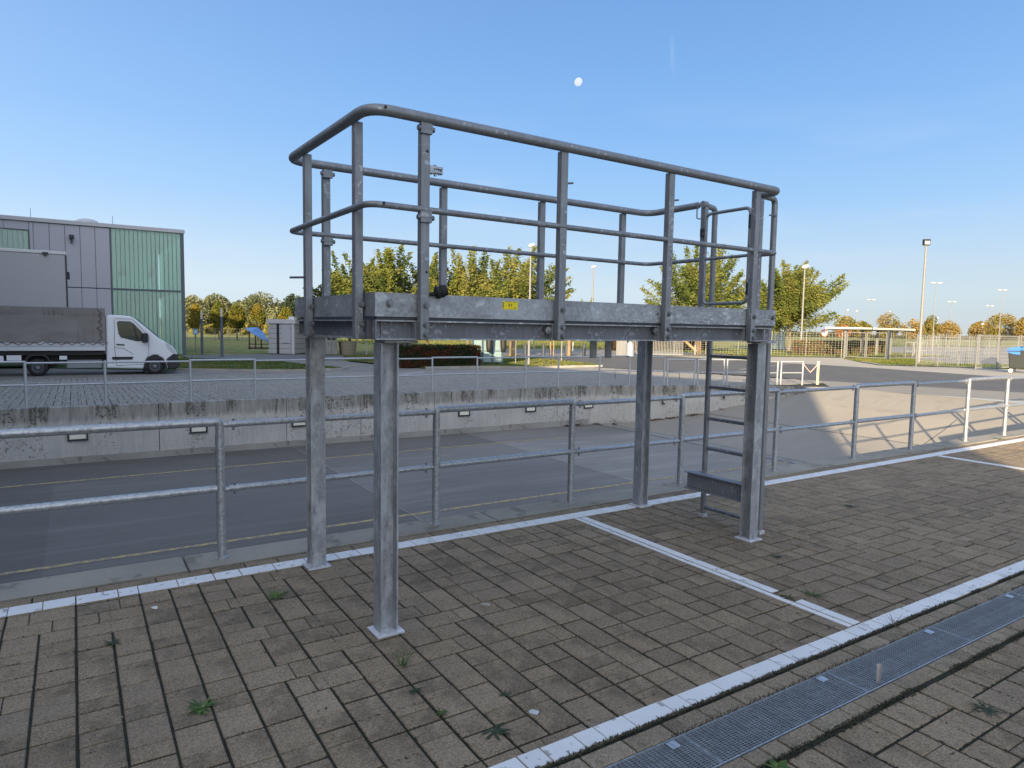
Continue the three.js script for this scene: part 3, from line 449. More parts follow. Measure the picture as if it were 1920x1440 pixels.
// ---------------------------------------------------------------- far railing on top of the ramp wall
{
  const f = thing('railing', 'thin galvanised tube railing along the top of the far ramp wall', 'railing', [8, -0.25, 17.52]);
  const at = (x, w, y) => new THREE.Vector3(x - 8, G(w) + 0.02 + y + 0.25, -(w - 17.52));
  const on = (x) => { if (x > 17.4) { const Q = [[17.4, 15.95], [18.4, 15.4], [19.4, 15.15], [20.7, 14.95], [21.5, 14.55], [22.3, 14.4]]; for (let i = 1; i < Q.length; i++) if (x <= Q[i][0]) return lerp(Q[i - 1][1], Q[i][1], (x - Q[i - 1][0]) / (Q[i][0] - Q[i - 1][0])); } for (let i = 1; i < WALL.length; i++) if (x <= WALL[i][0]) return lerp(WALL[i - 1][1], WALL[i][1], (x - WALL[i - 1][0]) / (WALL[i][0] - WALL[i - 1][0])) + 0.1; return 12.9; };
  const fr = [[-2.55, -0.87], [0.57, 0.57], [2.29, 3.74], [5.44, 6.9], [8.57, 10.04], [11.77, 13.03], [14.62, 15.55], [16.6, 16.6], [16.7, 17.5], [17.6, 18.38], [18.5, 19.5], [19.62, 20.62], [20.76, 21.47]];
  fr.forEach(([a, b], i) => {
    const H = a > 19.5 ? 0.82 : a > 16 ? 0.90 : 1.01, pa = [a, on(a)], pb = [b, on(b)];
    for (const [x, w] of a === b ? [pa] : [pa, pb]) part('post', cyl(at(x, w, -0.02), at(x, w, H), 0.028, 8), mGalvFar, f);
    if (a !== b) { part('top_rail', cyl(at(pa[0], pa[1], H - 0.02), at(pb[0], pb[1], H - 0.02), 0.026, 8), mGalvFar, f); part('middle_rail', cyl(at(pa[0], pa[1], H * 0.5), at(pb[0], pb[1], H * 0.5), 0.022, 8), mGalvFar, f); }
    const nx = fr[i + 1]; if (!nx || nx[0] - b < 0.3) return; const pn = [nx[0], on(nx[0])];
    for (const y of [H - 0.045, H * 0.49]) part('link_rail', cyl(at(pb[0], pb[1], y), at(pn[0], pn[1], y), 0.021, 8), mGalvFar, f);
  });
  for (const x of [15.1, 17.05]) { const w = on(x); part('tie', pipe([at(x, w, 0.47), at(x + 0.02, w, 0.3), at(x + 0.05, w, 0.22)], 0.008, 0.05, 6), mBlack, f); }
  // perforated chain post and slack warning chain at its end
  const p = thing('chain_post', 'yellow white perforated post at the end of the far railing', 'post', [22.19, G(14.45), 14.45]);
  part('post', rbox(-0.035, 0.035, 0, 0.80, -0.03, 0.03, 0.006), std({ color: [0.72, 0.68, 0.42], roughness: 0.5 }), p); part('cap', rbox(-0.045, 0.045, 0.78, 0.84, -0.04, 0.04, 0.02), mLampShell, p);
  part('hole', Array.from({ length: 6 }, (_, i) => box(-0.012, 0.012, 0.12 + i * 0.1, 0.165 + i * 0.1, -0.034, -0.02)), mBlack, p);
  const mRed = std({ color: [0.75, 0.55, 0.5], roughness: 0.5 });
  const ch = thing('chain', 'slack red and white chain hanging between railing and yellow post', 'chain', [21.49, G(14.5) + 0.74, 14.56]);
  const links = []; for (let i = 0; i < 40; i++) { const t = i / 40, e = (u) => new THREE.Vector3(u * 0.68, -0.30 * (1 - Math.abs(u * 2 - 1)) ** 0.9, 0.1 * u); links.push(cyl(e(t), e(t + 0.02), 0.013, 6)); } part('link', links, mRed, ch, { stuff: true });
}
// ---------------------------------------------------------------- the access platform
{
  const TH = 0.02435, U0 = 3.01, V0 = 3.9;
  const O = [U0 * Math.cos(TH) - V0 * Math.sin(TH), U0 * Math.sin(TH) + V0 * Math.cos(TH)];
  const p = thing('access_platform', 'tall galvanised steel access platform on four legs with railing and ladder', 'platform', [O[0], 0, O[1]], TH);
  const L = (u, y, v) => new THREE.Vector3(u - U0, y, -(v - V0));
  const B = (u0, u1, y0, y1, v0, v1, r = 0.003) => rbox(u0 - U0, u1 - U0, y0, y1, v0 - V0, v1 - V0, r), S = (u0, u1, y0, y1, v0, v1) => box(u0 - U0, u1 - U0, y0, y1, v0 - V0, v1 - V0);
  const bolt = (u, y, v, du, dv, r = 0.0105) => [cyl(L(u, y, v), L(u + du * 0.6, y, v + dv * 0.6), r * 1.55, 10), cyl(L(u + du * 0.6, y, v + dv * 0.6), L(u + du, y, v + dv), r * 1.12, 6)];
  const uL = 1.352, uR = 4.612, vF = 3.222, vB = 4.56, yB = 1.577, yT = 1.678, kB = 1.695, kT = 1.815;
  // legs: rolled H sections, 100 mm, on base plates
  const leg = (u, v, along, yTop) => {
    const a = 0.05, t = 0.010, g = new THREE.Group(); g.name = 'leg'; p.add(g);
    part('column', along === 'u' ? [B(u - a, u - a + t, 0.014, yTop, v - a, v + a, 0.002), B(u + a - t, u + a, 0.014, yTop, v - a, v + a, 0.002), S(u - a + t - 0.001, u + a - t + 0.001, 0.014, yTop, v - 0.0035, v + 0.0035)] : [B(u - a, u + a, 0.014, yTop, v - a, v - a + t, 0.002), B(u - a, u + a, 0.014, yTop, v + a - t, v + a, 0.002), S(u - 0.0035, u + 0.0035, 0.014, yTop, v - a + t - 0.001, v + a - t + 0.001)], mLeg, g);
    part('base_plate', B(u - 0.078, u + 0.078, 0.001, 0.015, v - 0.076, v + 0.076, 0.004), mBasePlate, g);
    part('head_plate', B(u - 0.035, u + 0.155, yTop + 0.001, yTop + 0.017, v - 0.06, v + 0.07, 0.003), mLeg, g);
    part('bolt', [...bolt(u + 0.09, yTop - 0.004, v, 0, 0), cyl(L(u + 0.09, yTop - 0.012, v - 0.02), L(u + 0.09, yTop + 0.002, v - 0.02), 0.013, 6), cyl(L(u + 0.13, yTop - 0.012, v), L(u + 0.13, yTop + 0.002, v), 0.013, 6)].slice(2), mBolt, g);
  };
  leg(1.458, 3.326, 'u', yB - 0.019); leg(1.466, 4.505, 'v', yB - 0.019); leg(4.558, 3.333, 'v', yB - 0.019); leg(4.552, 4.530, 'u', yB - 0.019);
  // floor frame: channel beams with the hollow side out
  const chan = (name, axis, a0, a1, face, dir) => { const d = 0.05 * dir, t = 0.0075; const q = (b0, b1, y0, y1) => (axis === 'u' ? S(a0, a1, y0, y1, Math.min(b0, b1), Math.max(b0, b1)) : S(Math.min(b0, b1), Math.max(b0, b1), y0, y1, a0, a1)); part(name, [q(face, face + d, yB, yB + t), q(face, face + d, yT - t, yT)], mKick, p); part('beam_web', [q(face + d - 0.006 * dir, face + d, yB + t, yT - t)], mWebShaded, p); };  // paler flanges, darker web: shade of the hollow is in the colours
  chan('front_beam', 'u', 1.362, uR - 0.012, vF + 0.004, 1); chan('rear_beam', 'u', 1.362, uR - 0.012, vB - 0.004, -1);
  chan('side_beam', 'v', 3.345, 4.50, uL + 0.004, 1); chan('side_beam', 'v', 3.30, 4.50, uR - 0.008, -1);
  part('end_plate', [S(uL + 0.004, uL + 0.012, yB, yT, 3.228, 3.262), S(uL + 0.004, uL + 0.055, yB, yT, 3.338, 3.344), S(uL + 0.05, uL + 0.057, yB + 0.002, yT - 0.002, 3.262, 3.338)], mOld, p);
  for (const u of [1.585, 2.480, 3.370, 4.268, 4.345, 4.50]) part('stiffener', S(u - 0.010, u, yB + 0.007, yT - 0.007, vF + 0.0055, vF + 0.05), mKick, p);
  for (const [u, v] of [[3.35, 3.9], [3.50, 3.9]]) part('tab', B(u, u + 0.065, 1.43, 1.60, v, v + 0.012, 0.02), mLeg, p);
  part('cross_beam', [S(2.2, 2.26, yB + 0.004, yT - 0.002, vF + 0.056, vB - 0.056), S(3.6, 3.66, yB + 0.004, yT - 0.002, vF + 0.056, vB - 0.056), S(1.412, uR - 0.062, yB + 0.02, yT - 0.004, 3.86, 3.9)], mOld, p);
  // deck grating and kick plates
  const bars = []; for (let u = uL + 0.03; u < uR - 0.02; u += 0.034) bars.push(S(u, u + 0.004, 1.681, 1.708, vF + 0.01, vB - 0.01)); for (let v = vF + 0.1; v < vB; v += 0.11) bars.push(S(uL + 0.02, uR - 0.02, 1.698, 1.7065, v, v + 0.005));
  part('deck_grating', bars, mOld, p, { stuff: true });
  const kick = (a, b, nm) => { const d = b.clone().sub(a), len = d.length(), g = new THREE.BoxGeometry(len, kT - kB, 0.005); const uv = g.attributes.uv; const P = g.attributes.position; for (let i = 0; i < P.count; i++) uv.setXY(i, P.getX(i) + len / 2, (P.getY(i) + (kT - kB) / 2) / 0.12); g.rotateY(Math.atan2(-d.z, d.x)); g.translate((a.x + b.x) / 2, (kT + kB) / 2, (a.z + b.z) / 2); return part('kick_plate', g, mKick, p, { uv: true }); };
  kick(L(uL, 0, vF), L(uR, 0, vF)); kick(L(uL + 0.0026, 0, vB - 0.004), L(uL + 0.0026, 0, vF + 0.004)); kick(L(uR, 0, vB), L(uL, 0, vB)); kick(L(uR - 0.0026, 0, vF + 0.004), L(uR - 0.0026, 0, 3.34)); kick(L(uR - 0.0026, 0, 3.92), L(uR - 0.0026, 0, vB - 0.004));
  part('deck_seam', S(uL + 0.01, uR - 0.01, 1.6795, 1.6945, vF + 0.004, vF + 0.03), mDark, p);
  // posts
  const post = (u, v, yb, w, d, holes) => { const g = part('post', B(u - w / 2, u + w / 2, yb, 2.668, v - d / 2, v + d / 2, 0.005), mOldRail, p); return g; };
  const fU = [1.604, 2.498, 3.388, 4.282], bU = [1.556, 2.44, 3.342, 4.232], vFp = 3.194, vBp = 4.588;
  for (const u of fU) { post(u, vFp, yB, 0.05, 0.044); part('bolt', [1.615, 1.65, 1.755].flatMap((y, i) => bolt(u + 0.008, [1.604, 1.656, 1.757][i], vFp - 0.022, 0, -0.016)), mBolt, p); }
  part('bolt', [...bolt(1.43, 1.762, vF - 0.003, 0, -0.018, 0.013), ...bolt(4.575, 1.757, vF - 0.003, 0, -0.018), ...bolt(3.34, 1.757, vF - 0.003, 0, -0.006, 0.006)], mBolt, p);
  for (const u of bU) post(u, vBp - 0.05, yB, 0.05, 0.044);
  const lV = [3.378, 4.188], uLp = 1.322;
  for (const v of lV) { post(uLp, v, yB, 0.044, 0.05); part('bolt', [1.60, 1.655, 1.757].flatMap((y) => bolt(uLp + 0.012, y, v - 0.026, 0, -0.014)), mBolt, p); }
  const uG = 4.532, vA = 3.345, vBg = 3.878; post(uG, vA, yB, 0.04, 0.05); post(uG, vBg, yB, 0.04, 0.05);
  // handrails
  const yr = 2.690, ym = 2.240, vr = 3.172, vb = 4.50, ul = 1.300, ur = 4.545, tr = 0.0275, mr = 0.0165;
  part('top_rail', pipe([L(ur - 0.012, yr, 3.36), L(ur - 0.012, yr, vr), L(ul, yr, vr), L(ul, yr, vb), L(ur - 0.03, yr, vb), L(ur - 0.03, yr, 3.935)], tr, 0.13, 18), mOldRail, p);
  part('middle_rail', pipe([L(uG + 0.02, ym, 3.345), L(ur + 0.02, ym, vr + 0.02), L(ul, ym, vr + 0.01), L(ul, ym, vb), L(ur - 0.03, ym, vb), L(uG, ym, 3.89)], mr, 0.09, 14), mOldRail, p);
  for (const [u, v] of [[1.604, vr], [1.556, vb]]) for (const [y, r] of [[yr, tr], [ym, mr]]) {
    part('splice', B(u - 0.032, u + 0.032, y - r - 0.05, y - r + 0.006, v - 0.012, v + 0.012, 0.003), mOldRail, p);
    part('bolt', [cyl(L(u - 0.046, y - r - 0.024, v), L(u + 0.046, y - r - 0.024, v), 0.013, 10), cyl(L(u - 0.034, y - r - 0.024, v), L(u + 0.034, y - r - 0.024, v), 0.009, 8)], mBolt, p);
  }
  for (const [u, y, v] of [[1.612, 2.53, vFp - 0.0225], [1.612, 1.925, vFp - 0.0225], [1.375, 2.697, 3.147], [1.372, 2.245, 3.158]]) part('bolt_hole', cyl(L(u, y, v), L(u, y, v + 0.002), 0.0075, 10), mBlack, p);
  // ladder with raised stiles that turn back to the gate posts
  const lad = new THREE.Group(); lad.name = 'ladder'; p.add(lad); const us = 4.762, v1 = 3.378, v2 = 3.962;
  part('stile', pipe([L(us, 0.03, v1), L(us, yr, v1), L(uG, yr, vA)], 0.0235, 0.05, 14), mOldRail, lad); part('stile', pipe([L(us, 0.03, v2), L(us, yr, v2), L(uG - 0.025, yr, vBg)], 0.0235, 0.05, 14), mOldRail, lad);
  for (const v of [v1, v2]) part('foot', B(us - 0.03, us + 0.03, 0.002, 0.034, v - 0.03, v + 0.03, 0.004), mBasePlate, lad);
  for (const y of [0.09, 0.352, 0.62, 0.884, 1.160, 1.43]) { const g = [S(us - 0.014, us + 0.014, y - 0.012, y + 0.008, v1 + 0.01, v2 - 0.01)]; for (let v = v1 + 0.03; v < v2 - 0.03; v += 0.034) g.push(S(us - 0.014, us + 0.014, y + 0.008, y + 0.014, v, v + 0.018)); part('rung', g, mOld, lad); }
  part('collar', [cyl(L(uG - 0.03, yr, vBg + 0.002), L(uG + 0.02, yr, vBg), 0.0285, 14)], mOldRail, lad);
  // low I-beam from the right front leg to the ladder
  part('brace_beam', [B(4.515, 4.595, 0.430, 0.438, 3.385, 3.975, 0.002), B(4.515, 4.595, 0.292, 0.300, 3.385, 3.975, 0.002), S(4.552, 4.558, 0.299, 0.431, 3.385, 3.972)], mOld, p);
  part('brace_bracket', [S(4.59, 4.745, 0.36, 0.42, 3.955, 3.963)], mOld, p);
  // gate
  const gate = new THREE.Group(); gate.name = 'gate'; p.add(gate); const ug = 4.505;
  part('frame', pipe([L(ug, 2.30, 3.405), L(ug, 2.602, 3.405), L(ug, 2.602, 3.835), L(ug, 1.872, 3.835), L(ug, 1.872, 3.405), L(ug, 2.32, 3.405)], 0.0135, 0.05, 12), mOldRail, gate);
  part('bar', cyl(L(ug, 2.238, 3.405), L(ug, 2.238, 3.835), 0.0125, 12), mOldRail, gate);
  part('hinge', [B(ug - 0.015, ug + 0.02, 2.44, 2.55, 3.365, 3.415, 0.006), B(ug - 0.015, ug + 0.02, 1.93, 2.03, 3.365, 3.415, 0.006)], mDark, gate);
  part('latch', [cyl(L(ug + 0.002, 2.43, 3.865), L(ug + 0.002, 2.49, 3.865), 0.026, 12), cyl(L(ug - 0.03, 2.475, 3.855), L(ug, 2.475, 3.855), 0.011, 8)], mDark, gate);
  part('hook', pipe([L(ug + 0.01, 2.665, 3.945), L(ug + 0.01, 2.58, 3.945), L(ug + 0.012, 2.575, 3.885)], 0.005, 0.015, 8), mBolt, p);
  // small fittings
  for (const [u, y] of [[2.523, 2.492], [3.413, 2.498]]) part('pin', cyl(L(u, y, vFp), L(u + 0.045, y + 0.006, vFp - 0.012), 0.006, 8), mBolt, p);
  part('pin', cyl(L(uLp - 0.02, 1.934, 4.19), L(uLp - 0.085, 1.934, 4.27), 0.007, 8), mBolt, p); part('pin', cyl(L(us - 0.09, 2.555, v1 - 0.02), L(us, 2.56, v1 - 0.02), 0.006, 8), mBolt, p);
  part('toggle_clamp', [B(1.63, 1.655, 2.425, 2.465, vFp - 0.018, vFp + 0.012, 0.003), B(1.65, 1.705, 2.452, 2.464, vFp - 0.015, vFp + 0.01, 0.002), B(1.65, 1.70, 2.43, 2.442, vFp - 0.015, vFp + 0.01, 0.002), cyl(L(1.668, 2.418, vFp), L(1.668, 2.474, vFp), 0.008, 8), cyl(L(1.69, 2.425, vFp), L(1.69, 2.468, vFp), 0.005, 8), B(1.70, 1.708, 2.428, 2.466, vFp - 0.012, vFp + 0.008, 0.002)], mGalv, p);
  part('cable_socket', [cyl(L(1.63, 1.812, 3.21), L(1.69, 1.822, 3.205), 0.011, 10), cyl(L(1.685, 1.822, 3.208), L(1.74, 1.842, 3.192), 0.029, 16), cyl(L(1.69, 1.825, 3.206), L(1.70, 1.829, 3.203), 0.034, 16), cyl(L(1.712, 1.833, 3.2), L(1.722, 1.836, 3.197), 0.034, 16)], mRubber, p);
  for (const [u, y] of [[2.452, 1.637], [3.352, 1.645]]) part('lashing_eye', [cyl(L(u, y, vF + 0.012), L(u, y, vF + 0.03), 0.022, 16), cyl(L(u, y, vF + 0.004), L(u, y, vF + 0.012), 0.012, 10)], mGalv, p);
  // yellow number sticker
  const cv = document.createElement('canvas'); cv.width = 256; cv.height = 128; const x = cv.getContext('2d');
  x.fillStyle = '#f2dc10'; x.fillRect(0, 0, 256, 128); x.fillStyle = '#2a2608'; x.fillRect(44, 6, 100, 8); x.fillRect(170, 5, 52, 9); x.fillRect(12, 14, 12, 96); x.fillRect(196, 94, 20, 20); x.fillRect(96, 104, 84, 3); x.font = 'bold 64px sans-serif'; x.textAlign = 'center'; x.textBaseline = 'middle'; x.fillText('61', 132, 60);
  const ct = new THREE.CanvasTexture(cv); ct.colorSpace = THREE.SRGBColorSpace;
  const sg = new THREE.PlaneGeometry(0.104, 0.046); sg.translate(2.163 - U0, 1.774, -(vF - 0.0036 - V0)); part('number_sticker', sg, std({ map: ct, roughness: 0.5 }), p, { uv: true });
}
// ---------------------------------------------------------------- drain gratings let into the apron
{
  const mGrate = std({ color: [0.50, 0.525, 0.55], map: tGalv, roughness: 0.5, metalness: 0.55 });
  const ch = thing('drain_channel', 'dark channel under the steel gratings', 'channel', [4, -0.13, 1.75]);
  part('trough', [box(-5, 8, -0.005, 0.0, -0.11, 0.11)], mBlack, ch);
  const bar = []; const W = 0.214, Lg = 0.998;
  for (let i = 0; i < 19; i++) { const w = -W / 2 + 0.006 + i * (W - 0.012) / 18; bar.push(box(-Lg / 2, Lg / 2, -0.022, -0.0015, w - 0.0011, w + 0.0011)); }
  for (let i = 0; i < 48; i++) { const x = -Lg / 2 + 0.01 + i * (Lg - 0.02) / 47; bar.push(box(x - 0.0013, x + 0.0013, -0.016, -0.0005, -W / 2 + 0.004, W / 2 - 0.004)); }
  const g0 = thing('drain_grating', 'fine mesh steel drain grating cut by the bottom edge of the picture', 'grating', [0.55, -0.003, 1.75], 0);
  const proto = g0; part('mesh_bars', bar, mGrate, g0, { stuff: true }); part('frame', [box(-Lg / 2, Lg / 2, -0.03, 0.0005, -W / 2 - 0.003, -W / 2 + 0.003), box(-Lg / 2, Lg / 2, -0.03, 0.0005, W / 2 - 0.003, W / 2 + 0.003), box(-Lg / 2, -Lg / 2 + 0.004, -0.03, 0.0005, -W / 2 + 0.003, W / 2 - 0.003), box(Lg / 2 - 0.004, Lg / 2, -0.03, 0.0005, -W / 2 + 0.003, W / 2 - 0.003)], mGrate, g0);
  part('lock_plate', rbox(Lg / 2 - 0.10, Lg / 2 - 0.055, -0.004, 0.002, 0.058, 0.098, 0.002), std({ color: [0.62, 0.68, 0.74], map: tGalv, roughness: 0.4, metalness: 0.5 }), g0);
  ['steel drain grating with dry weed stems lying on its near end', 'steel drain grating with a dry curled leaf on its near edge', 'steel drain grating beyond the dry curled leaf', 'steel drain grating running out at the right edge of the picture'].forEach((l, i) => { const c = proto.clone(); c.name = numbered('drain_grating'); c.position.set(1.55 + i, -0.003, -1.75); c.userData = { label: l, category: 'grating' }; scene.add(c); });
  for (let i = 0; i < 3; i++) { const c = proto.clone(); c.name = numbered('drain_grating'); c.position.set(5.55 + i, -0.003, -1.75); c.userData = { label: ['first', 'second', 'third'][i] + ' steel drain grating past the right edge of the picture', category: 'grating' }; scene.add(c); }
  const leaf = thing('dry_leaf', 'pale dry curled leaf standing on the drain grating', 'leaf', [3.17, 0.0, 1.665]);
  const lg = new THREE.CylinderGeometry(0.014, 0.006, 0.085, 8, 3, true, 0, 3.6); lg.rotateZ(-0.15); lg.translate(0, 0.042, 0); part('blade', lg, std({ color: [0.50, 0.465, 0.44], roughness: 0.9, side: THREE.DoubleSide }), leaf);
}
// ---------------------------------------------------------------- weeds, moss and litter on the apron
{
  const blades = (mb, x, w, n, len, up, wid, cols, r) => {
    for (let i = 0; i < n; i++) {
      const a = r() * 6.283, l = len * (0.5 + 0.6 * r()), rise = up * (0.6 + 0.6 * r()), c = cols[Math.floor(r() * cols.length)], k = 0.7 + 0.5 * r(), col = c.map((v) => v * k), ca = Math.cos(a), sa = Math.sin(a), x0 = x + (r() - 0.5) * len * 0.3, w0 = w + (r() - 0.5) * len * 0.3, wd = wid * (0.6 + 0.6 * r());
      let prev = null; for (let s = 0; s <= 3; s++) { const t = s / 3, d = l * t * (1 - 0.35 * up * (1 - t)), h = l * rise * (t - 0.62 * t * t * (1.3 - up)), ww = wd * (s === 3 ? 0.08 : 1 - 0.55 * Math.abs(t - 0.4)); const A = [x0 + ca * d - sa * ww, Math.max(h, 0.002 + 0.002 * s), -(w0 + sa * d + ca * ww)], Bp = [x0 + ca * d + sa * ww, Math.max(h, 0.002 + 0.002 * s), -(w0 + sa * d - ca * ww)]; if (prev) mb.quad(prev[0], prev[1], Bp, A, null, col); prev = [A, Bp]; }
    }
  };
  const green = [[0.075, 0.135, 0.022], [0.10, 0.16, 0.03], [0.05, 0.10, 0.02]], dark = [[0.028, 0.05, 0.022], [0.04, 0.06, 0.03]], dry = [[0.13, 0.11, 0.05], [0.09, 0.10, 0.035]];
  const weeds = [
    ['weed', 'bright green flat weed nearest the left rear leg', 0.992, 4.13, 34, 0.085, 0.45, 0.006, green], ['weed', 'bright green weed in the joints nearest the lower left of the picture', 0.42, 3.06, 40, 0.08, 0.45, 0.0055, green],
    ['weed', 'dark flat star shaped weed by the bottom of the picture', 1.40, 2.275, 13, 0.075, 0.12, 0.008, dark], ['grass_tuft', 'upright grass tuft just right of the left front leg', 1.30, 2.96, 20, 0.085, 1.1, 0.0022, [...green, ...dry]],
    ['weed', 'small dark weed in a joint at the far left', 0.13, 3.93, 16, 0.06, 0.4, 0.004, dark], ['weed', 'tiny green weed in a joint below the grass tuft', 1.275, 2.50, 14, 0.04, 0.5, 0.004, green],
    ['weed', 'tiny dark weed in the joint between the grass tuft and the tiny green weed', 1.25, 2.72, 12, 0.05, 0.35, 0.004, dark], ['weed', 'tiny dark green weed in the joint right of centre', 1.585, 2.475, 10, 0.035, 0.5, 0.004, dark],
    ['grass_tuft', 'loose dry grass patch beside the gap in the crossing white line', 3.88, 2.47, 46, 0.10, 0.35, 0.002, [...dry, ...green]], ['weed', 'round leaved green weed at the bottom edge by the mossy joint', 2.20, 1.51, 12, 0.05, 0.6, 0.013, green],
    ['grass_tuft', 'thin grass tuft at the near edge of the broad white line', 3.86, 1.95, 18, 0.09, 1.0, 0.0018, dry], ['weed', 'green weed at the bottom left edge of the picture', 0.245, 2.60, 18, 0.05, 0.7, 0.005, green],
    ['weed', 'dark brown weed patch among the far stones by the long white line', 6.2, 3.62, 26, 0.09, 0.3, 0.004, dark], ['weed', 'dark weed under the ladder', 4.30, 3.05, 18, 0.06, 0.3, 0.004, dark], ['weed', 'small green weed on the kerb at the far right', 12.35, 4.86, 22, 0.10, 0.5, 0.006, green],
    ['weed', 'dry weed in the gap of the crossing white line', 3.70, 2.53, 26, 0.055, 0.4, 0.003, [...dry, ...dark]], ['weed', 'dark trailing weed right of the mossy joint', 3.35, 1.28, 26, 0.10, 0.25, 0.003, dark]];
  weeds.forEach(([n, l, x, w, c, len, up, wid, cols], i) => { const mb = new MB(); blades(mb, 0, 0, c, len, up, wid, cols, rng(300 + i)); const t = thing(n, l, n === 'weed' ? 'weed' : 'grass tuft', [x, 0, w]); part('leaves', mb.geo(), mGrassBlade, t, { stuff: true, uv: true }); });
  // moss and tiny grass in the wide joints
  const mo = new MB(), r = rng(88), moss = [[0.035, 0.042, 0.016], [0.05, 0.045, 0.022], [0.03, 0.035, 0.014], [0.06, 0.05, 0.03]];
  for (const [x0, x1, w, sp, n, h] of [[0.9, 6.5, 1.972, 0.012, 2600, 0.010], [1.5, 6, 1.545, 0.010, 900, 0.006], [1.6, 6, 1.533, 0.022, 2200, 0.006], [2, 6, 1.862, 0.008, 700, 0.006], [-0.6, 12, 4.845, 0.012, 900, 0.008]]) for (let i = 0; i < n; i++) { const dens = fbm(NF[3], (i / n), w * 0.1, 24, 2); if (dens < 0.42) continue; blades(mo, lerp(x0, x1, i / n), w + (r() - 0.5) * 2 * sp, 2, h * (0.7 + r()), 0.9, 0.0022, moss, r); }
  const jr = rng(91), crumb = (x, w, s) => { const k = 4 + Math.floor(jr() * 3), a0 = jr() * 6, y = 0.0012 + 0.0012 * jr(), c = moss[Math.floor(jr() * 4)].map((v) => v * (0.55 + 0.5 * jr())), P = Array.from({ length: k }, (_, q) => { const a = a0 + q / k * 6.283, e = s * (0.45 + 0.8 * jr()); return [x + Math.cos(a) * e, y * 0.4, -(w + Math.sin(a) * e)]; }); for (let q = 0; q < k; q++) mo.tri([x, y + s * 0.35, -w], P[q], P[(q + 1) % k], [0, 1, 0], c); };
  for (let i = 0; i < 15000; i++) { const along = jr() < 0.58, near = jr() < 0.8; let x, w; if (near) { if (along) { x = 1.266 + (Math.floor(jr() * 34) - 9) * M0; w = 2.0 + jr() * 2.75; } else { w = 2.30 + (Math.floor(jr() * 17) - 2) * M0; x = -0.3 + jr() * 5.2; } } else { if (along) { x = 1.296 + Math.floor(jr() * 26) * M0; w = 0.9 + jr() * 0.63; } else { w = 1.53 - Math.floor(jr() * 5) * M0; x = 1.4 + jr() * 3.2; } } if (fbm(NF[4], (x + 5) * 0.06, (w + 5) * 0.06, 46, 3) < 0.40 + 0.2 * jr()) continue; crumb(x + (jr() - 0.5) * 0.010, w + (jr() - 0.5) * 0.010, 0.0025 + 0.006 * jr() * jr()); }
  for (let i = 0; i < 1500; i++) { const x = 1.266 + (Math.floor(jr() * 30) - 8) * 2 * M0, w = 2.2 + jr() * 2.3; if (fbm(NF[4], x * 0.05, w * 0.05, 40, 2) < 0.5) continue; blades(mo, x, w, 2, 0.008, 0.7, 0.002, moss, jr); }
  const ms = part('joint_moss', mo.geo(), mGrassBlade, null, { uv: true, stuff: true }); ms.name = numbered('joint_moss'); tag(ms, 'dark moss and fine grass in the paving joints', 'moss');
  // bits of litter
  const chip = (name, l, cat, x, w, s, col, seed) => { const q = rng(seed), g = new THREE.IcosahedronGeometry(s, 1), P = g.attributes.position; for (let i = 0; i < P.count; i++) { const k = 0.7 + 0.5 * Math.abs(Math.sin(P.getX(i) * 900 + P.getZ(i) * 700 + seed)); P.setXYZ(i, P.getX(i) * k * 1.5, P.getY(i) * 0.22 * k, P.getZ(i) * k); } g.computeVertexNormals(); const t = thing(name, l, cat, [x, s * 0.16, w], q() * 3); part('body', g, std({ color: col, roughness: 0.85 }), t); };
  chip('litter', 'white scrap of paper on the paving at the left', 'litter', 0.35, 4.32, 0.016, [0.7, 0.68, 0.62], 1); chip('litter', 'pale blob of chewing gum on the paving behind the left front leg', 'litter', 2.02, 3.39, 0.02, [0.34, 0.31, 0.26], 2); chip('litter', 'pale feather tuft on the paving by the broad white line', 'litter', 1.62, 2.30, 0.017, [0.52, 0.53, 0.54], 3);
  const cols = [[0.55, 0.53, 0.5], [0.4, 0.38, 0.34], [0.25, 0.21, 0.16]]; const q = rng(6), peb = []; for (let i = 0; i < 60; i++) { const x = lerp(0, 5, q()), w = lerp(2.15, 4.5, q()), s = 0.0022 + 0.0028 * q() * q(); const g = new THREE.IcosahedronGeometry(s, 0); g.translate(x, s * 0.8, -w); peb.push(g); }
  const pm = part('grit', peb, std({ color: [0.5, 0.47, 0.42], roughness: 0.9 }), null, { stuff: true }); pm.name = numbered('grit'); tag(pm, 'scattered pale grit on the block paving', 'grit');
  const lm = new MB(), lr = rng(14); for (let i = 0; i < 900; i++) { const t = lr(), seg = t < 0.3 ? [13.2, 14.6] : t < 0.75 ? [14.6, 17.2] : [17.2, 18.2], x = lerp(...seg, lr()), base = (() => { for (let k = 1; k < WALL.length; k++) if (x <= WALL[k][0]) return lerp(WALL[k - 1][1], WALL[k][1], (x - WALL[k - 1][0]) / (WALL[k][0] - WALL[k - 1][0])); })(), w = base - 0.03 - lr() * lr() * 0.3; if (fbm(NF[2], x * 0.1, 0.3, 30, 2) < 0.45) continue; const a = lr() * 6, s = 0.03, y = ramp(x) + 0.006 + lr() * 0.03, c = [[0.14, 0.055, 0.025], [0.17, 0.085, 0.03], [0.08, 0.04, 0.02]][Math.floor(lr() * 3)]; lm.quad([x + Math.cos(a) * s, y, -w - Math.sin(a) * s], [x - Math.sin(a) * s, y + 0.015 * lr(), -w + Math.cos(a) * s], [x - Math.cos(a) * s, y, -w + Math.sin(a) * s], [x + Math.sin(a) * s, y + 0.012, -w - Math.cos(a) * s], null, c); }
  const ll = part('leaf_litter', lm.geo(), mLeaf, null, { uv: true, stuff: true }); ll.name = numbered('leaf_litter'); tag(ll, 'brown fallen leaves swept against the far ramp wall', 'fallen leaves');
}
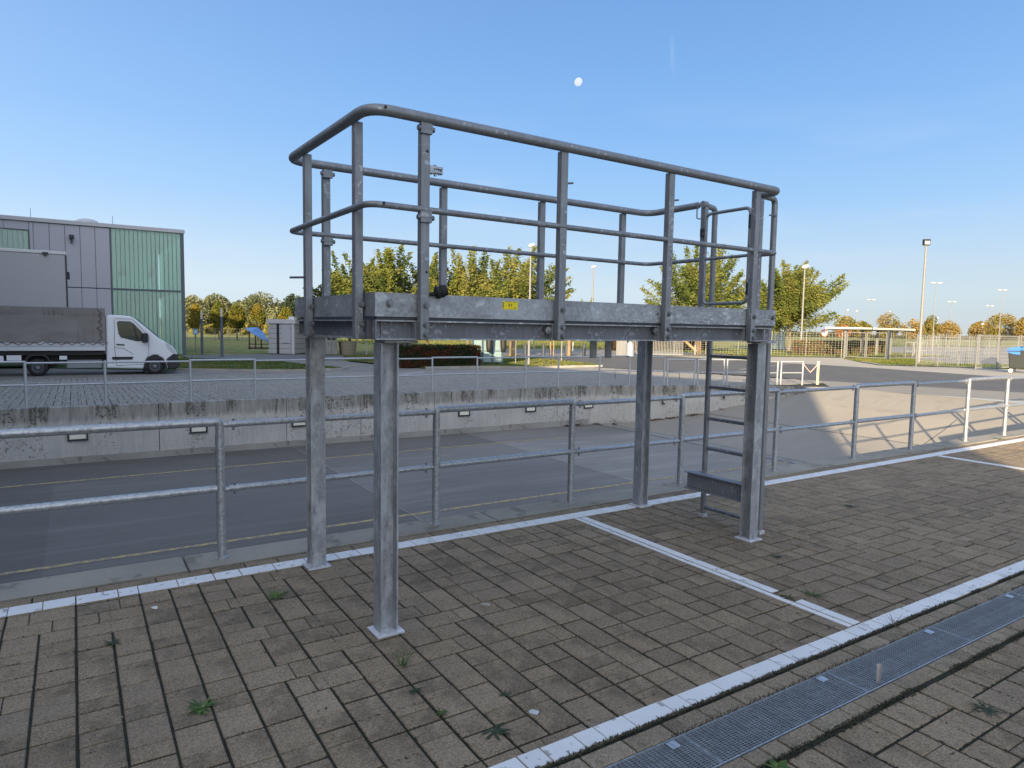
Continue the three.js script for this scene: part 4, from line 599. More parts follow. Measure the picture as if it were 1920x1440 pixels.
// ---------------------------------------------------------------- white flatbed truck with a grey tarpaulin
{
  const W0 = 31.5, YG = -0.5;
  const t = thing('truck', 'white flatbed truck with a worn grey tarpaulin cover in front of the glass building', 'truck', [0.5, YG, 32.5], -0.02);
  const o = (pts) => pts.map(([x, y]) => [x - 0.5, y - YG]), wz = (w) => w - 32.5;
  const mBody = phys({ color: [0.74, 0.75, 0.78], roughness: 0.35, clearcoat: 0.5, clearcoatRoughness: 0.15 }), mGlass = phys({ color: [0.03, 0.045, 0.045], roughness: 0.06, metalness: 0, clearcoat: 1, clearcoatRoughness: 0.03 });
  const mTarp = std({ color: [0.30, 0.28, 0.27], map: tex(512, 256, (u, v) => { const b = fbm(NF[0], u, v, 5, 4), s = sstep(0.55, 0.8, fbm(NF[1], u, v, 40, 3, 2)) * (1 - v); const k = 0.62 + 0.3 * b - 0.25 * s - 0.18 * sstep(0.3, 0, v) * fbm(NF[4], u, v, 30, 3); return [k, k * 0.98, k * 0.96]; }, true, [0.3, 0.75]), bumpMap: tGalvR, bumpScale: 0.02, roughness: 0.85 });
  const cab = o([[1.11, -0.22], [1.13, 1.80], [1.17, 1.86], [1.30, 1.885], [1.70, 1.875], [1.98, 1.84], [2.19, 1.72], [2.58, 1.36], [2.95, 0.99], [3.22, 0.82], [3.45, 0.66], [3.58, 0.50], [3.64, 0.36], [3.655, 0.15], [3.655, -0.20], [3.50, -0.27], [3.26, -0.27], [3.22, -0.06], [3.10, 0.14], [2.92, 0.27], [2.76, 0.28], [2.58, 0.18], [2.46, 0.0], [2.40, -0.27], [1.48, -0.24]]);
  part('cab', slab(cab, wz(31.47), wz(33.46), 0.06), mBody, t);
  const pad = (name, pts, m, w = 31.455, th = 0.03) => part(name, slab(o(pts), wz(w), wz(w + th), 0.006), m, t);
  pad('side_window', [[1.50, 1.60], [1.58, 1.65], [1.98, 1.64], [2.15, 1.49], [2.38, 1.22], [2.40, 0.86], [2.20, 0.84], [1.63, 0.99], [1.55, 1.14]], mGlass);
  pad('window_pillar', [[2.06, 1.58], [2.10, 1.55], [2.24, 0.86], [2.18, 0.85]], mBlack, 31.447, 0.02);
  const seam = (a, b) => { const L = Math.hypot(b[0] - a[0], b[1] - a[1]), g = new THREE.BoxGeometry(L, 0.014, 0.01); g.rotateZ(Math.atan2(b[1] - a[1], b[0] - a[0])); g.translate((a[0] + b[0]) / 2 - 0.5, (a[1] + b[1]) / 2 - YG, -wz(31.467)); return g; };
  part('door_seam', [[[1.42, 1.72], [1.40, 0.6]], [[1.40, 0.6], [1.46, -0.13]], [[1.46, 1.74], [2.05, 1.73]], [[2.05, 1.73], [2.62, 1.06]], [[2.62, 1.06], [2.60, 0.3]], [[2.60, 0.3], [2.44, 0.0]], [[1.46, -0.13], [2.40, -0.09]], [[1.38, 0.59], [1.72, 0.55]], [[1.72, 0.55], [2.05, 0.32]]].map(([a, b]) => seam(a, b)), mDark, t);
  pad('door_handle', [[1.47, 0.735], [1.75, 0.725], [1.75, 0.675], [1.47, 0.685]], mBlack, 31.44);
  pad('side_moulding', [[1.31, 0.22], [2.05, 0.22], [2.0, 0.11], [1.31, 0.11]], mBlack, 31.44);
  part('mirror', rbox(2.36 - 0.5, 2.58 - 0.5, 0.80 - YG, 1.18 - YG, wz(31.18), wz(31.46), 0.05, 2), mBlack, t);
  pad('headlight', [[3.20, 0.79], [3.34, 0.74], [3.56, 0.50], [3.60, 0.31], [3.44, 0.40], [3.30, 0.56]], phys({ color: [0.55, 0.58, 0.62], roughness: 0.12, clearcoat: 1 }), 31.45, 0.08);
  part('bumper', slab(o([[3.24, 0.12], [3.50, 0.34], [3.66, 0.30], [3.71, 0.10], [3.71, -0.2], [3.60, -0.3], [3.3, -0.3], [3.26, -0.1]]), wz(31.44), wz(33.49), 0.04), mBlack, t);
  part('wheel_arch', slab(o([[2.42, -0.27], [2.47, 0.0], [2.60, 0.19], [2.77, 0.30], [2.92, 0.29], [3.11, 0.16], [3.23, -0.05], [3.27, -0.27], [3.2, -0.27], [3.14, -0.05], [2.96, 0.12], [2.72, 0.12], [2.56, -0.05], [2.50, -0.27]]), wz(31.45), wz(31.8)), mBlack, t);
  const ws = new THREE.BoxGeometry(1.02, 0.02, 1.7); ws.rotateZ(-0.755); ws.translate(2.585 - 0.5, 1.395 - YG, 0.03); part('windscreen', ws, mGlass, t);
  part('arch_lining', box(2.46 - 0.5, 3.2 - 0.5, 0.05, 0.62, wz(31.56), wz(33.3)), mBlack, t);
  for (const [x, w] of [[2.81, 31.56], [2.81, 33.34], [-1.14, 31.62], [-1.14, 33.2]]) {
    const wg = new THREE.Group(); wg.name = 'wheel'; wg.position.set(x - 0.5, 0.335, -wz(w)); t.add(wg);
    const ty = new THREE.TorusGeometry(0.245, 0.09, 10, 28); ty.scale(1, 1, 1.15); part('tyre', ty, mRubber, wg); const rm = new THREE.CylinderGeometry(0.19, 0.19, 0.16, 24); rm.rotateX(Math.PI / 2); part('rim', rm, mDark, wg);
    const ring = new THREE.TorusGeometry(0.185, 0.012, 6, 28); ring.translate(0, 0, w < 32.5 ? 0.09 : -0.09); part('rim_ring', ring, mBolt, wg); part('hub', (() => { const g = new THREE.CylinderGeometry(0.06, 0.075, 0.06, 12); g.rotateX(Math.PI / 2); g.translate(0, 0, w < 32.5 ? 0.1 : -0.1); return g; })(), mBolt, wg);
  }
  part('mudguard', slab(o([[-1.56, 0.05], [-1.48, 0.25], [-1.3, 0.35], [-0.95, 0.35], [-0.8, 0.25], [-0.72, 0.05], [-0.78, 0.03], [-0.86, 0.2], [-1.0, 0.28], [-1.28, 0.28], [-1.42, 0.2], [-1.5, 0.03]]), wz(31.5), wz(31.95)), mBlack, t);
  part('chassis', [box(-4.6 - 0.5, 1.08 - 0.5, 0.30 - YG, 0.50 - YG, wz(31.6), wz(33.35)), box(-4.5 - 0.5, 2.2 - 0.5, 0.02 - YG, 0.3 - YG, wz(32.1), wz(32.9))], mBlack, t);
  part('drop_side', [rbox(-4.7 - 0.5, 1.065 - 0.5, 0.64 - YG, 0.81 - YG, wz(31.44), wz(31.48), 0.01), rbox(-4.7 - 0.5, 1.065 - 0.5, 0.47 - YG, 0.632 - YG, wz(31.44), wz(31.48), 0.01), box(1.02 - 0.5, 1.075 - 0.5, 0.47 - YG, 2.07 - YG, wz(31.43), wz(31.49))], std({ color: [0.60, 0.61, 0.63], roughness: 0.5, metalness: 0.2 }), t);
  { // tarpaulin with sagging folds
    const g = new THREE.PlaneGeometry(5.78, 1.36, 90, 14), P = g.attributes.position; for (let i = 0; i < P.count; i++) { const x = P.getX(i), y = P.getY(i), v = (y + 0.68) / 1.36; const z = 0.03 * (fbm(NF[2], (x + 4) / 9, v * 0.3, 22, 3) - 0.5) * (1.2 - v) + 0.015 * Math.sin(x * 5.3) * (1 - v); P.setXYZ(i, x - 2.28, y + 1.455 - YG + 0.02 * (x < 0 ? -x / 3 : 0) * v, -wz(31.42) + z); } g.translate(0, 0, 0.0); g.computeVertexNormals();
    part('tarpaulin', g, mTarp, t); part('tarpaulin_top', rbox(-5.17, 0.57, 2.10 - YG, 2.14 - YG, wz(31.44), wz(33.4), 0.02), mTarp, t); part('tarpaulin_end', [box(0.54, 0.57, 0.8 - YG, 2.12 - YG, wz(31.46), wz(33.4)), box(-5.17, 0.5, 0.8 - YG, 2.1 - YG, wz(33.36), wz(33.4))], mTarp, t);
    const rope = []; for (let i = 0; i < 17; i++) { const x = -5.1 + i * 0.34; rope.push(pipe([new THREE.Vector3(x, 0.80 - YG + 0.0, -wz(31.40)), new THREE.Vector3(x + 0.17, 0.685 - YG, -wz(31.40)), new THREE.Vector3(x + 0.34, 0.80 - YG, -wz(31.40))], 0.011, 0.04, 5)); } for (let i = 0; i < 5; i++) rope.push(pipe([new THREE.Vector3(0.36 + 0.05 * Math.sin(i * 2.2), 0.85 - YG + i * 0.25, -wz(31.385)), new THREE.Vector3(0.5, 0.97 - YG + i * 0.25, -wz(31.385)), new THREE.Vector3(0.36 + 0.05 * Math.sin(i * 2.2 + 2.2), 1.10 - YG + i * 0.25, -wz(31.385))], 0.010, 0.03, 5));
    part('lacing_rope', rope, mBlack, t);
  }
  for (const [a, b, c, d] of [[-2.59, -2.14, 0.10, 0.30], [-0.95, -0.7, 0.12, 0.27], [-3.0, -2.68, 0.06, 0.28]]) part('storage_box', rbox(a, b, c - YG, d - YG, wz(31.5), wz(31.54), 0.01), mWhitePaint, t);
  part('side_box', rbox(-0.22 - 0.5, 0.95 - 0.5, -0.22 - YG, 0.10 - YG, wz(31.65), wz(32.2), 0.02), std({ color: [0.25, 0.27, 0.28], roughness: 0.6 }), t);
}
{ // tall box body standing behind the truck
  const b = thing('box_trailer', 'plain pale grey box trailer standing behind the tarpaulin truck', 'trailer', [-2.6, -0.5, 37.2]);
  const mBox = std({ color: [0.42, 0.41, 0.42], roughness: 0.6 });
  part('body', rbox(-4, 2.42, 1.05, 5.02, -0.8, 1.7, 0.04), mBox, b); part('roof_cap', rbox(-4.03, 2.46, 5.02, 5.16, -0.83, 1.73, 0.03), std({ color: [0.66, 0.65, 0.62], roughness: 0.6 }), b); part('edge_rail', box(2.42, 2.47, 1.1, 5.0, -0.83, -0.7), mDark, b);
  part('marker_lamp', [rbox(1.58, 1.80, 5.0, 5.09, -0.90, -0.8, 0.02), rbox(1.64, 1.74, 4.93, 5.02, -0.93, -0.83, 0.02)], mDark, b); part('side_lamp', rbox(2.44, 2.56, 3.95, 4.28, -0.84, -0.66, 0.03), mBlack, b);
  part('undercarriage', box(-4, 2.2, 0.5, 1.05, -0.5, 1.4), mBlack, b); for (const x of [-3.2, -2.1, 1.6]) { const g = new THREE.CylinderGeometry(0.48, 0.48, 2.3, 22); g.rotateX(Math.PI / 2); g.translate(x, 0.48, -0.45); part('wheel', g, mRubber, b); }
}
// ---------------------------------------------------------------- glass and metal building
{
  const WF = 49.64, b = thing('glass_building', 'flat roofed building of grey metal panels with a green glass channel corner', 'building', [2, -0.5, WF]);
  const X = (x) => x - 2, Y = (y) => y + 0.5;
  const mPanel = std({ color: [0.46, 0.45, 0.50], roughness: 0.55, metalness: 0.1 }), mCop = std({ color: [0.52, 0.51, 0.53], roughness: 0.5 }), mFrame = std({ color: [0.10, 0.12, 0.14], roughness: 0.5 });
  const mChan = phys({ color: [0.78, 0.96, 0.88], transmission: 0.72, thickness: 0, roughness: 0.12, ior: 1.5, side: THREE.DoubleSide });
  const mInner = std({ color: [0.90, 0.90, 0.88], roughness: 0.9 });
  part('wall', [box(X(-12), X(2.1), Y(-0.55), Y(7.38), 0.14, 0.4), box(X(-12), X(-11.7), Y(-0.55), Y(7.38), 0.4, 14), box(X(-11.7), X(6.05), Y(-0.55), Y(7.38), 13.7, 14)], mFrame, b);
  const xs = [-11.2, -10.4, -9.6, -8.8, -8.0, -7.2, -6.4, -5.6, -4.8, -4.0, -3.2, -2.0, -1.79, -1.01, -0.23, 0.54, 1.32, 2.1];
  for (let i = 0; i + 1 < xs.length; i++) for (const [y0, y1] of [[-0.5, 3.62], [3.66, 7.38]]) {
    if (y0 > 0 && xs[i + 1] <= -1.99 && xs[i] >= -4.1) { part('panel', box(X(xs[i] + 0.012), X(xs[i + 1] - 0.012), Y(6.92), Y(y1), 0.06, 0.14), mPanel, b); part('panel', box(X(xs[i] + 0.012), X(xs[i + 1] - 0.012), Y(y0 + 0.01), Y(5.68), 0.06, 0.14), mPanel, b); continue; }
    part('panel', rbox(X(xs[i] + 0.012), X(xs[i + 1] - 0.012), Y(y0 + 0.01), Y(y1 - 0.01), 0.06, 0.14, 0.006), mPanel, b);
  }
  part('coping', rbox(X(-12.1), X(6.34), Y(7.40), Y(7.64), -0.06, 14.1, 0.02), mCop, b);
  part('roof', box(X(-11.9), X(6.1), Y(7.1), Y(7.39), 0.42, 13.7), mInner, b);
  // upper window of the panel wall
  const win = new THREE.Group(); win.name = 'window'; b.add(win); part('frame', [box(X(-4.05), X(-1.97), Y(6.86), Y(6.92), 0.05, 0.14), box(X(-4.05), X(-1.97), Y(5.68), Y(5.74), 0.05, 0.14), box(X(-2.03), X(-1.97), Y(5.74), Y(6.86), 0.05, 0.14)], mFrame, win);
  for (let x = -4.0; x < -2.1; x += 0.245) { part('glass_channel', box(X(x), X(x + 0.235), Y(5.74), Y(6.86), 0.10, 0.12), mChan, win); part('joint', box(X(x + 0.235), X(x + 0.245), Y(5.74), Y(6.86), 0.08, 0.12), mFrame, win); }
  // channel glass corner in two storeys
  const pitch = (6.08 - 2.18) / 16;
  for (const [y0, y1] of [[-0.45, 3.58], [3.70, 7.38]]) {
    for (let i = 0; i < 16; i++) { const x = 2.18 + i * pitch; part('glass_channel', [box(X(x + 0.008), X(x + pitch - 0.008), Y(y0), Y(y1), 0.10, 0.112)], mChan, b); part('joint', box(X(x - 0.011), X(x + 0.011), Y(y0), Y(y1), 0.065, 0.125), mFrame, b); }
    for (let i = 0; i < 40; i++) part('glass_channel', box(X(6.17), X(6.182), Y(y0), Y(y1), 0.2 + i * 0.335, 0.52 + i * 0.335), mChan, b);
  }
  part('transom', box(X(2.12), X(6.2), Y(3.58), Y(3.70), 0.04, 0.14), mFrame, b); part('corner_post', box(X(6.08), X(6.28), Y(-0.5), Y(7.39), 0.02, 0.2), mFrame, b); part('jamb', box(X(2.10), X(2.17), Y(-0.5), Y(7.39), 0.03, 0.15), mFrame, b);
  part('floor', box(X(2.3), X(6.1), Y(3.50), Y(3.66), 0.6, 13.6), mInner, b); part('inner_wall', [box(X(2.2), X(2.3), Y(-0.5), Y(7.1), 0.42, 13.6), box(X(2.3), X(5.0), Y(-0.5), Y(7.1), 5.0, 5.1)], mInner, b);
  for (const [x, y, w] of [[2.9, 5.0, 2.0], [4.62, 5.05, 2.0]]) { const g = new THREE.Group(); g.name = 'indoor_lamp'; b.add(g); part('shade', [cyl(new THREE.Vector3(X(x), Y(y - 0.35), -w), new THREE.Vector3(X(x), Y(y + 0.1), -w), 0.26, 14, 0.1)], mDark, g); part('cord', cyl(new THREE.Vector3(X(x), Y(y), -w), new THREE.Vector3(X(x), Y(7.1), -w), 0.02, 6), mDark, g); part('arm', [box(X(x - 0.35), X(x - 0.1), Y(y - 0.45), Y(y - 0.1), w - 0.1, w + 0.1)], mDark, g); }
  part('scaffold', [...[2.4, 3.0, 3.65].map((x) => box(X(x), X(x + 0.05), Y(-0.5), Y(3.1), 1.6, 1.65)), ...[1.0, 2.05, 3.05].map((y) => box(X(2.3), X(3.7), Y(y), Y(y + 0.05), 1.6, 1.65))], mDark, b);
  part('floodlight', [rbox(X(-0.02), X(0.24), Y(6.56), Y(6.78), -0.25, 0.0, 0.02), box(X(0.06), X(0.16), Y(6.30), Y(6.58), -0.12, 0.06)], mDark, b);
  const dome = new THREE.SphereGeometry(0.75, 20, 8, 0, Math.PI * 2, 0, Math.PI / 2); dome.scale(1, 0.42, 1); dome.translate(X(1.0), Y(8.0), -4); part('roof_light', [dome, box(X(0.2), X(1.8), Y(7.6), Y(8.02), 3.3, 4.7)], mCop, b);
  part('roof_rod', [cyl(new THREE.Vector3(X(-1.9), Y(7.6), -0.4), new THREE.Vector3(X(-1.9), Y(8.2), -0.4), 0.012, 5), cyl(new THREE.Vector3(X(2.3), Y(7.6), -0.4), new THREE.Vector3(X(2.3), Y(8.2), -0.4), 0.012, 5)], mDark, b);
}
{ // small hut of horizontal boards
  const h = thing('hut', 'small pale grey hut of horizontal boards with a flat roof', 'hut', [12.58, -0.5, 49.86], -0.665);
  const mB = std({ color: [0.42, 0.42, 0.45], roughness: 0.8 }), mS = std({ color: [0.52, 0.52, 0.54], roughness: 0.8 }); const s = 0.36;
  for (let i = 0; i < 6; i++) { part('board', rbox(-1.05, -0.46, 0.02 + i * s, 0.02 + (i + 1) * s - 0.02, 0, 0.08, 0.008), mB, h); part('board', rbox(-0.26, 0.62, 0.02 + i * s, 0.02 + (i + 1) * s - 0.02, 0, 0.08, 0.008), mB, h); part('board', rbox(0.76, 0.84, 0.02 + i * s, 0.02 + (i + 1) * s - 0.02, 0.1, 3.3, 0.008), mB, h); }
  part('door_gap', box(-0.44, -0.28, 0, 2.0, 0.03, 0.1), mBlack, h); part('shutter', [rbox(-0.08, 0.60, 0.78, 2.12, -0.04, 0.03, 0.01), ...[0.09, 0.26, 0.43].map((x) => box(x, x + 0.015, 0.8, 2.1, -0.05, -0.03))], std({ color: [0.42, 0.43, 0.47], roughness: 0.7 }), h); part('corner_post', rbox(0.66, 0.87, 0, 2.15, -0.05, 0.1, 0.01), mS, h);
  part('roof', rbox(-1.15, 0.98, 2.16, 2.46, -0.12, 3.4, 0.01), mS, h); part('wall', box(-1.0, 0.74, 0, 2.16, 0.1, 3.28), mDark, h); part('vent_box', rbox(0.3, 0.72, 2.46, 2.66, 0.3, 0.8, 0.02), mWhitePaint, h);
}
{ // blue sheet on trestles
  const p = thing('solar_panel', 'blue sloping sheet on dark timber trestles beside the hut', 'panel', [11.2, -0.5, 51.6]);
  const mb = new MB(), C = [[-0.58, 1.55, -0.5], [0.72, 0.82, -0.5], [0.80, 1.42, 1.2], [0.28, 1.86, 1.1], [-0.6, 1.80, 0.9]], q = (c, d) => [c[0], c[1] - d, -c[2]];
  for (const [a, b2, c] of [[0, 1, 2], [0, 2, 3], [0, 3, 4]]) { mb.tri(q(C[a], 0), q(C[b2], 0), q(C[c], 0), null, [1, 1, 1]); mb.tri(q(C[a], 0.07), q(C[c], 0.07), q(C[b2], 0.07), null, [1, 1, 1]); }
  for (let a = 0; a < 5; a++) { const b2 = (a + 1) % 5; mb.quad(q(C[a], 0.07), q(C[b2], 0.07), q(C[b2], 0), q(C[a], 0), null, [1, 1, 1]); }
  part('sheet', mb.geo(false), std({ color: [0.16, 0.32, 0.66], roughness: 0.35 }), p);
  part('trestle', [...[-0.62, -0.2, 0.2].map((x, i) => box(x, x + 0.08, 0.3, 1.6 - i * 0.3, -0.3, -0.2)), box(-0.65, 0.8, 0.3, 0.42, -0.3, -0.2), box(-0.65, 0.8, 0.62, 0.68, -0.3, -0.2)], std({ color: [0.09, 0.06, 0.045], roughness: 0.9 }), p);
}
{ // bollard lamps, bins and signs on the left
  const mTop = std({ color: [0.62, 0.56, 0.42], roughness: 0.5 }), mCol = std({ color: [0.09, 0.11, 0.15], roughness: 0.5 });
  for (const [x, w, h, l] of [[7.34, 50.3, 2.93, 'slim dark light column with a pale top, the farther of two by the lawn'], [7.9, 46.2, 3.07, 'slim dark light column with a pale top, the nearer of two by the lawn']]) { const c = thing('light_column', l, 'light column', [x, -0.5, w], 0, 'light columns by the lawn'); part('column', cyl(new THREE.Vector3(0, 0, 0), new THREE.Vector3(0, h - 0.55, 0), 0.085, 12), mCol, c); part('lamp_tube', cyl(new THREE.Vector3(0, h - 0.55, 0), new THREE.Vector3(0, h, 0), 0.075, 12), mTop, c); }
  const s = thing('sign', 'small blue and white sign on a thin pole left of the light columns', 'sign', [7.25, -0.5, 52.5]); part('pole', cyl(new THREE.Vector3(0, 0, 0), new THREE.Vector3(0, 1.7, 0), 0.025, 8), mPole, s); part('plate', rbox(-0.16, 0.16, 1.28, 1.68, -0.04, -0.02, 0.01), std({ color: [0.30, 0.45, 0.66], roughness: 0.5 }), s); part('symbol', box(-0.07, 0.07, 1.38, 1.55, -0.045, -0.041), mWhitePaint, s);
  const mCabA = std({ color: [0.50, 0.50, 0.49], map: tConc, roughness: 0.8 }), mCabB = std({ color: [0.46, 0.42, 0.33], map: tConc, roughness: 0.8 });
  const c1 = thing('cabinet', 'pale grey metal cabinet behind the left rear leg of the platform', 'cabinet', [15.15, -0.5, 47.2]); part('body', rbox(-0.42, 0.42, 0.05, 1.28, -0.3, 0.3, 0.02), mCabA, c1); part('door', [rbox(-0.4, -0.01, 0.1, 1.22, -0.33, -0.3, 0.008), rbox(0.01, 0.4, 0.1, 1.22, -0.33, -0.3, 0.008)], mCabA, c1); part('roof', rbox(-0.46, 0.46, 1.28, 1.34, -0.36, 0.34, 0.01), mCabA, c1);
  const c2 = thing('planter', 'beige tapered planter between the cabinet and the lawn trees', 'planter', [16.35, -0.5, 47]); { const g = new THREE.CylinderGeometry(0.72, 0.58, 0.95, 4, 1); g.rotateY(Math.PI / 4); g.translate(0, 0.475, 0); part('tub', g, mCabB, c2); part('rim', rbox(-0.53, 0.53, 0.9, 0.98, -0.53, 0.53, 0.02), mCabB, c2); part('soil', box(-0.45, 0.45, 0.98, 0.99, -0.45, 0.45), mSoil, c2); }
  for (const [i, x] of [14.3, 17.6, 18.4].entries()) { const q = thing('thin_post', ['thin white post at the left end of the cabinet', 'thin grey post right of the beige planter', 'dark thin post in the lawn right of the planter'][i], 'post', [x, -0.5, 46.6]); part('post', cyl(new THREE.Vector3(0, 0, 0), new THREE.Vector3(0, 1.6, 0), 0.035, 8), [mPole, mGalvFar, mDark][i], q); }
  const grn = std({ color: [0.35, 0.38, 0.38], roughness: 0.5 });
  const fence = thing('field_fence', 'low wire fence along the field in front of the far trees', 'fence', [14, -0.5, 86]); for (let i = 0; i < 26; i++) part('post', cyl(new THREE.Vector3(-12 + i * 1.5, 0, 0), new THREE.Vector3(-12 + i * 1.5, 1.5, 0), 0.03, 6), mPole, fence); part('wire', [0.3, 0.7, 1.1, 1.45].map((y) => box(-12, 26, y, y + 0.012, -0.01, 0.01)), grn, fence);
}
// ---------------------------------------------------------------- foliage
function leafQuad(mb, c, s, r, col) {
  const th = r() * 6.283, z = r() * 2 - 1, q = Math.sqrt(1 - z * z), n = [q * Math.cos(th), z * 0.8 + 0.25, q * Math.sin(th)], nl = Math.hypot(...n); n[0] /= nl; n[1] /= nl; n[2] /= nl;
  let a = [n[2], 0.1, -n[0]], al = Math.hypot(...a) || 1; a = a.map((v) => v / al * s); const b = [n[1] * a[2] - n[2] * a[1], n[2] * a[0] - n[0] * a[2], n[0] * a[1] - n[1] * a[0]].map((v) => v * 0.62);
  mb.quad([c[0] - a[0], c[1] - a[1], c[2] - a[2]], [c[0] + b[0], c[1] + b[1], c[2] + b[2]], [c[0] + a[0], c[1] + a[1], c[2] + a[2]], [c[0] - b[0], c[1] - b[1], c[2] - b[2]], null, col);
}
const mixc = (p, q, t) => p.map((v, i) => lerp(v, q[i], t));
// a tree whose shoots fan up and outward from a short trunk
function fanTree(label, x, w, H, Rad, seed, o = {}) {
  const r = rng(seed), t = thing('tree', label, 'tree', [x, G(w), w], 0, o.group || 'trees planted along the drive'), th = o.trunk || H * 0.26, mb = new MB(), wood = [];
  const cols = o.cols || [[0.060, 0.092, 0.018], [0.155, 0.175, 0.032], [0.26, 0.235, 0.065]], lean = o.lean || 0;
  wood.push(cyl(new THREE.Vector3(0, -0.1, 0), new THREE.Vector3(lean * 0.1, th * 1.15, 0), 0.02 * H, 9, 0.014 * H));
  const nB = o.branches || 74, size = o.leaf || 0.085;
  for (let i = 0; i < nB; i++) {
    const az = r() * 6.283, up = r(), el = lerp(-0.15, 1.42, Math.pow(up, 1.15)), ce = Math.cos(el), se = Math.sin(el), k = 0.75 + 0.45 * r();
    const y0 = th * (0.85 + 0.35 * r()) + (H - th) * 0.30 * r(), len = k / Math.sqrt((ce / Rad) ** 2 + (Math.max(se, 0.05) / (H - y0)) ** 2) * (el < 0.2 ? 0.95 : 1.0), bend = (r() - 0.35) * 0.25;
    const P = (s) => [Math.cos(az) * ce * len * s + lean * s * s, y0 + se * len * s + bend * len * s * (1 - s) + 0.25 * ce * len * s * s * 0.6, Math.sin(az) * ce * len * s];
    let p = P(0); for (let s = 1; s <= 4; s++) { const q = P(s / 4 * 0.92); wood.push(cyl(new THREE.Vector3(...p), new THREE.Vector3(...q), 0.006 * H * (1.05 - s * 0.22), 5, 0.006 * H * (0.85 - s * 0.19))); p = q; }
    const nl = Math.round((o.density || 290) * (0.6 + 0.6 * k));
    for (let j = 0; j < nl; j++) {
      const s = 0.22 + 0.80 * Math.pow(r(), 0.8), c = P(s), sp = Rad * (0.19 * (1 - s) + 0.034) * (0.5 + r()); const g = () => (r() + r() + r() - 1.5) * 1.15;
      c[0] += g() * sp; c[1] += g() * sp * 0.85; c[2] += g() * sp;
      if (c[1] < th * 0.72) continue;
      const hue = clamp(fbm(NF[i % 4], (c[0] + 9) / 40, (c[1] + c[2] + 9) / 40, 40, 2) * 1.5 - 0.35 + 0.35 * (s - 0.5) - 0.12 + (o.warm || 0) + 0.25 * (r() - 0.5), 0, 1); const col = hue < 0.55 ? mixc(cols[0], cols[1], hue / 0.55) : mixc(cols[1], cols[2], (hue - 0.55) / 0.45), v = 0.75 + 0.5 * r();
      leafQuad(mb, c, size * (0.7 + 0.7 * r()), r, col.map((q) => q * v));
    }
  }
  part('trunk', wood, mBark, t); part('crown', mb.geo(), mLeaf, t, { uv: true, stuff: true }); return t;
}
// a clipped, dense ovoid crown
function ovalTree(label, x, w, H, Rad, seed, o = {}) {
  const r = rng(seed), t = thing(o.name || 'tree', label, 'tree', [x, G(w), w], 0, o.group), th = o.trunk ?? H * 0.22, mb = new MB(), cols = o.cols || [[0.065, 0.095, 0.015], [0.17, 0.165, 0.022], [0.27, 0.20, 0.025]];
  const wood = [cyl(new THREE.Vector3(0, -0.1, 0), new THREE.Vector3(0, th * 1.5, 0), 0.09 + 0.006 * H, 8, 0.06)];
  const lumps = Array.from({ length: o.lumps || 26 }, () => { const a = r() * 6.283, z = r() * 2 - 1, q = Math.sqrt(1 - z * z) * (0.35 + 0.5 * Math.sqrt(r())); return [Math.cos(a) * q * Rad * 0.9, th + (H - th) * (0.48 + 0.40 * z), Math.sin(a) * q * Rad * 0.9, (0.28 + 0.3 * r()) * Math.min(Rad, (H - th) * 0.5)]; });
  for (const l of lumps.slice(0, 9)) wood.push(cyl(new THREE.Vector3(0, th * 0.9, 0), new THREE.Vector3(l[0] * 0.7, l[1], l[2] * 0.7), 0.045, 5, 0.015));
  const n = o.n || 4200, egg = (y) => { const t2 = clamp((y - th) / (H - th), 0, 1); return Math.pow(Math.sin(Math.PI * Math.pow(t2, o.egg || 0.8)), 0.65); };
  for (let i = 0; i < n; i++) {
    const l = lumps[Math.floor(r() * lumps.length)], a = r() * 6.283, z = r() * 2 - 1, q = Math.sqrt(1 - z * z), k = l[3] * Math.pow(r(), 0.3) * 1.06; const c = [l[0] + Math.cos(a) * q * k, l[1] + z * k * 1.15, l[2] + Math.sin(a) * q * k];
    const e = egg(c[1]) * Rad * (0.92 + 0.16 * r()), d = Math.hypot(c[0], c[2]); if (c[1] > H * 1.02 || c[1] < th * 0.85 || d > e) continue;
    const hue = clamp(fbm(NF[seed % 4], (l[0] + 9 + c[0] * 0.3) / 40, (l[1] + c[2] * 0.3 + 9) / 40, 40, 2) * 1.5 - 0.4 + (o.warm || 0) + 0.3 * (r() - 0.5), 0, 1), col = hue < 0.55 ? mixc(cols[0], cols[1], hue / 0.55) : mixc(cols[1], cols[2], (hue - 0.55) / 0.45), v = 0.72 + 0.56 * r();
    leafQuad(mb, c, (o.leaf || 0.11) * (0.7 + 0.7 * r()), r, col.map((p) => p * v));
  }
  part('trunk', wood, mBark, t); part('crown', mb.geo(), mLeaf, t, { uv: true, stuff: true }); return t;
}
const at = (px, d) => { // ground point at a picture column and depth, used to list places below
  const f = 1279.28, a = (px - 960) / f; return [Math.cos(YAW) * a * d + Math.sin(YAW) * d, -Math.sin(YAW) * a * d + Math.cos(YAW) * d];
};
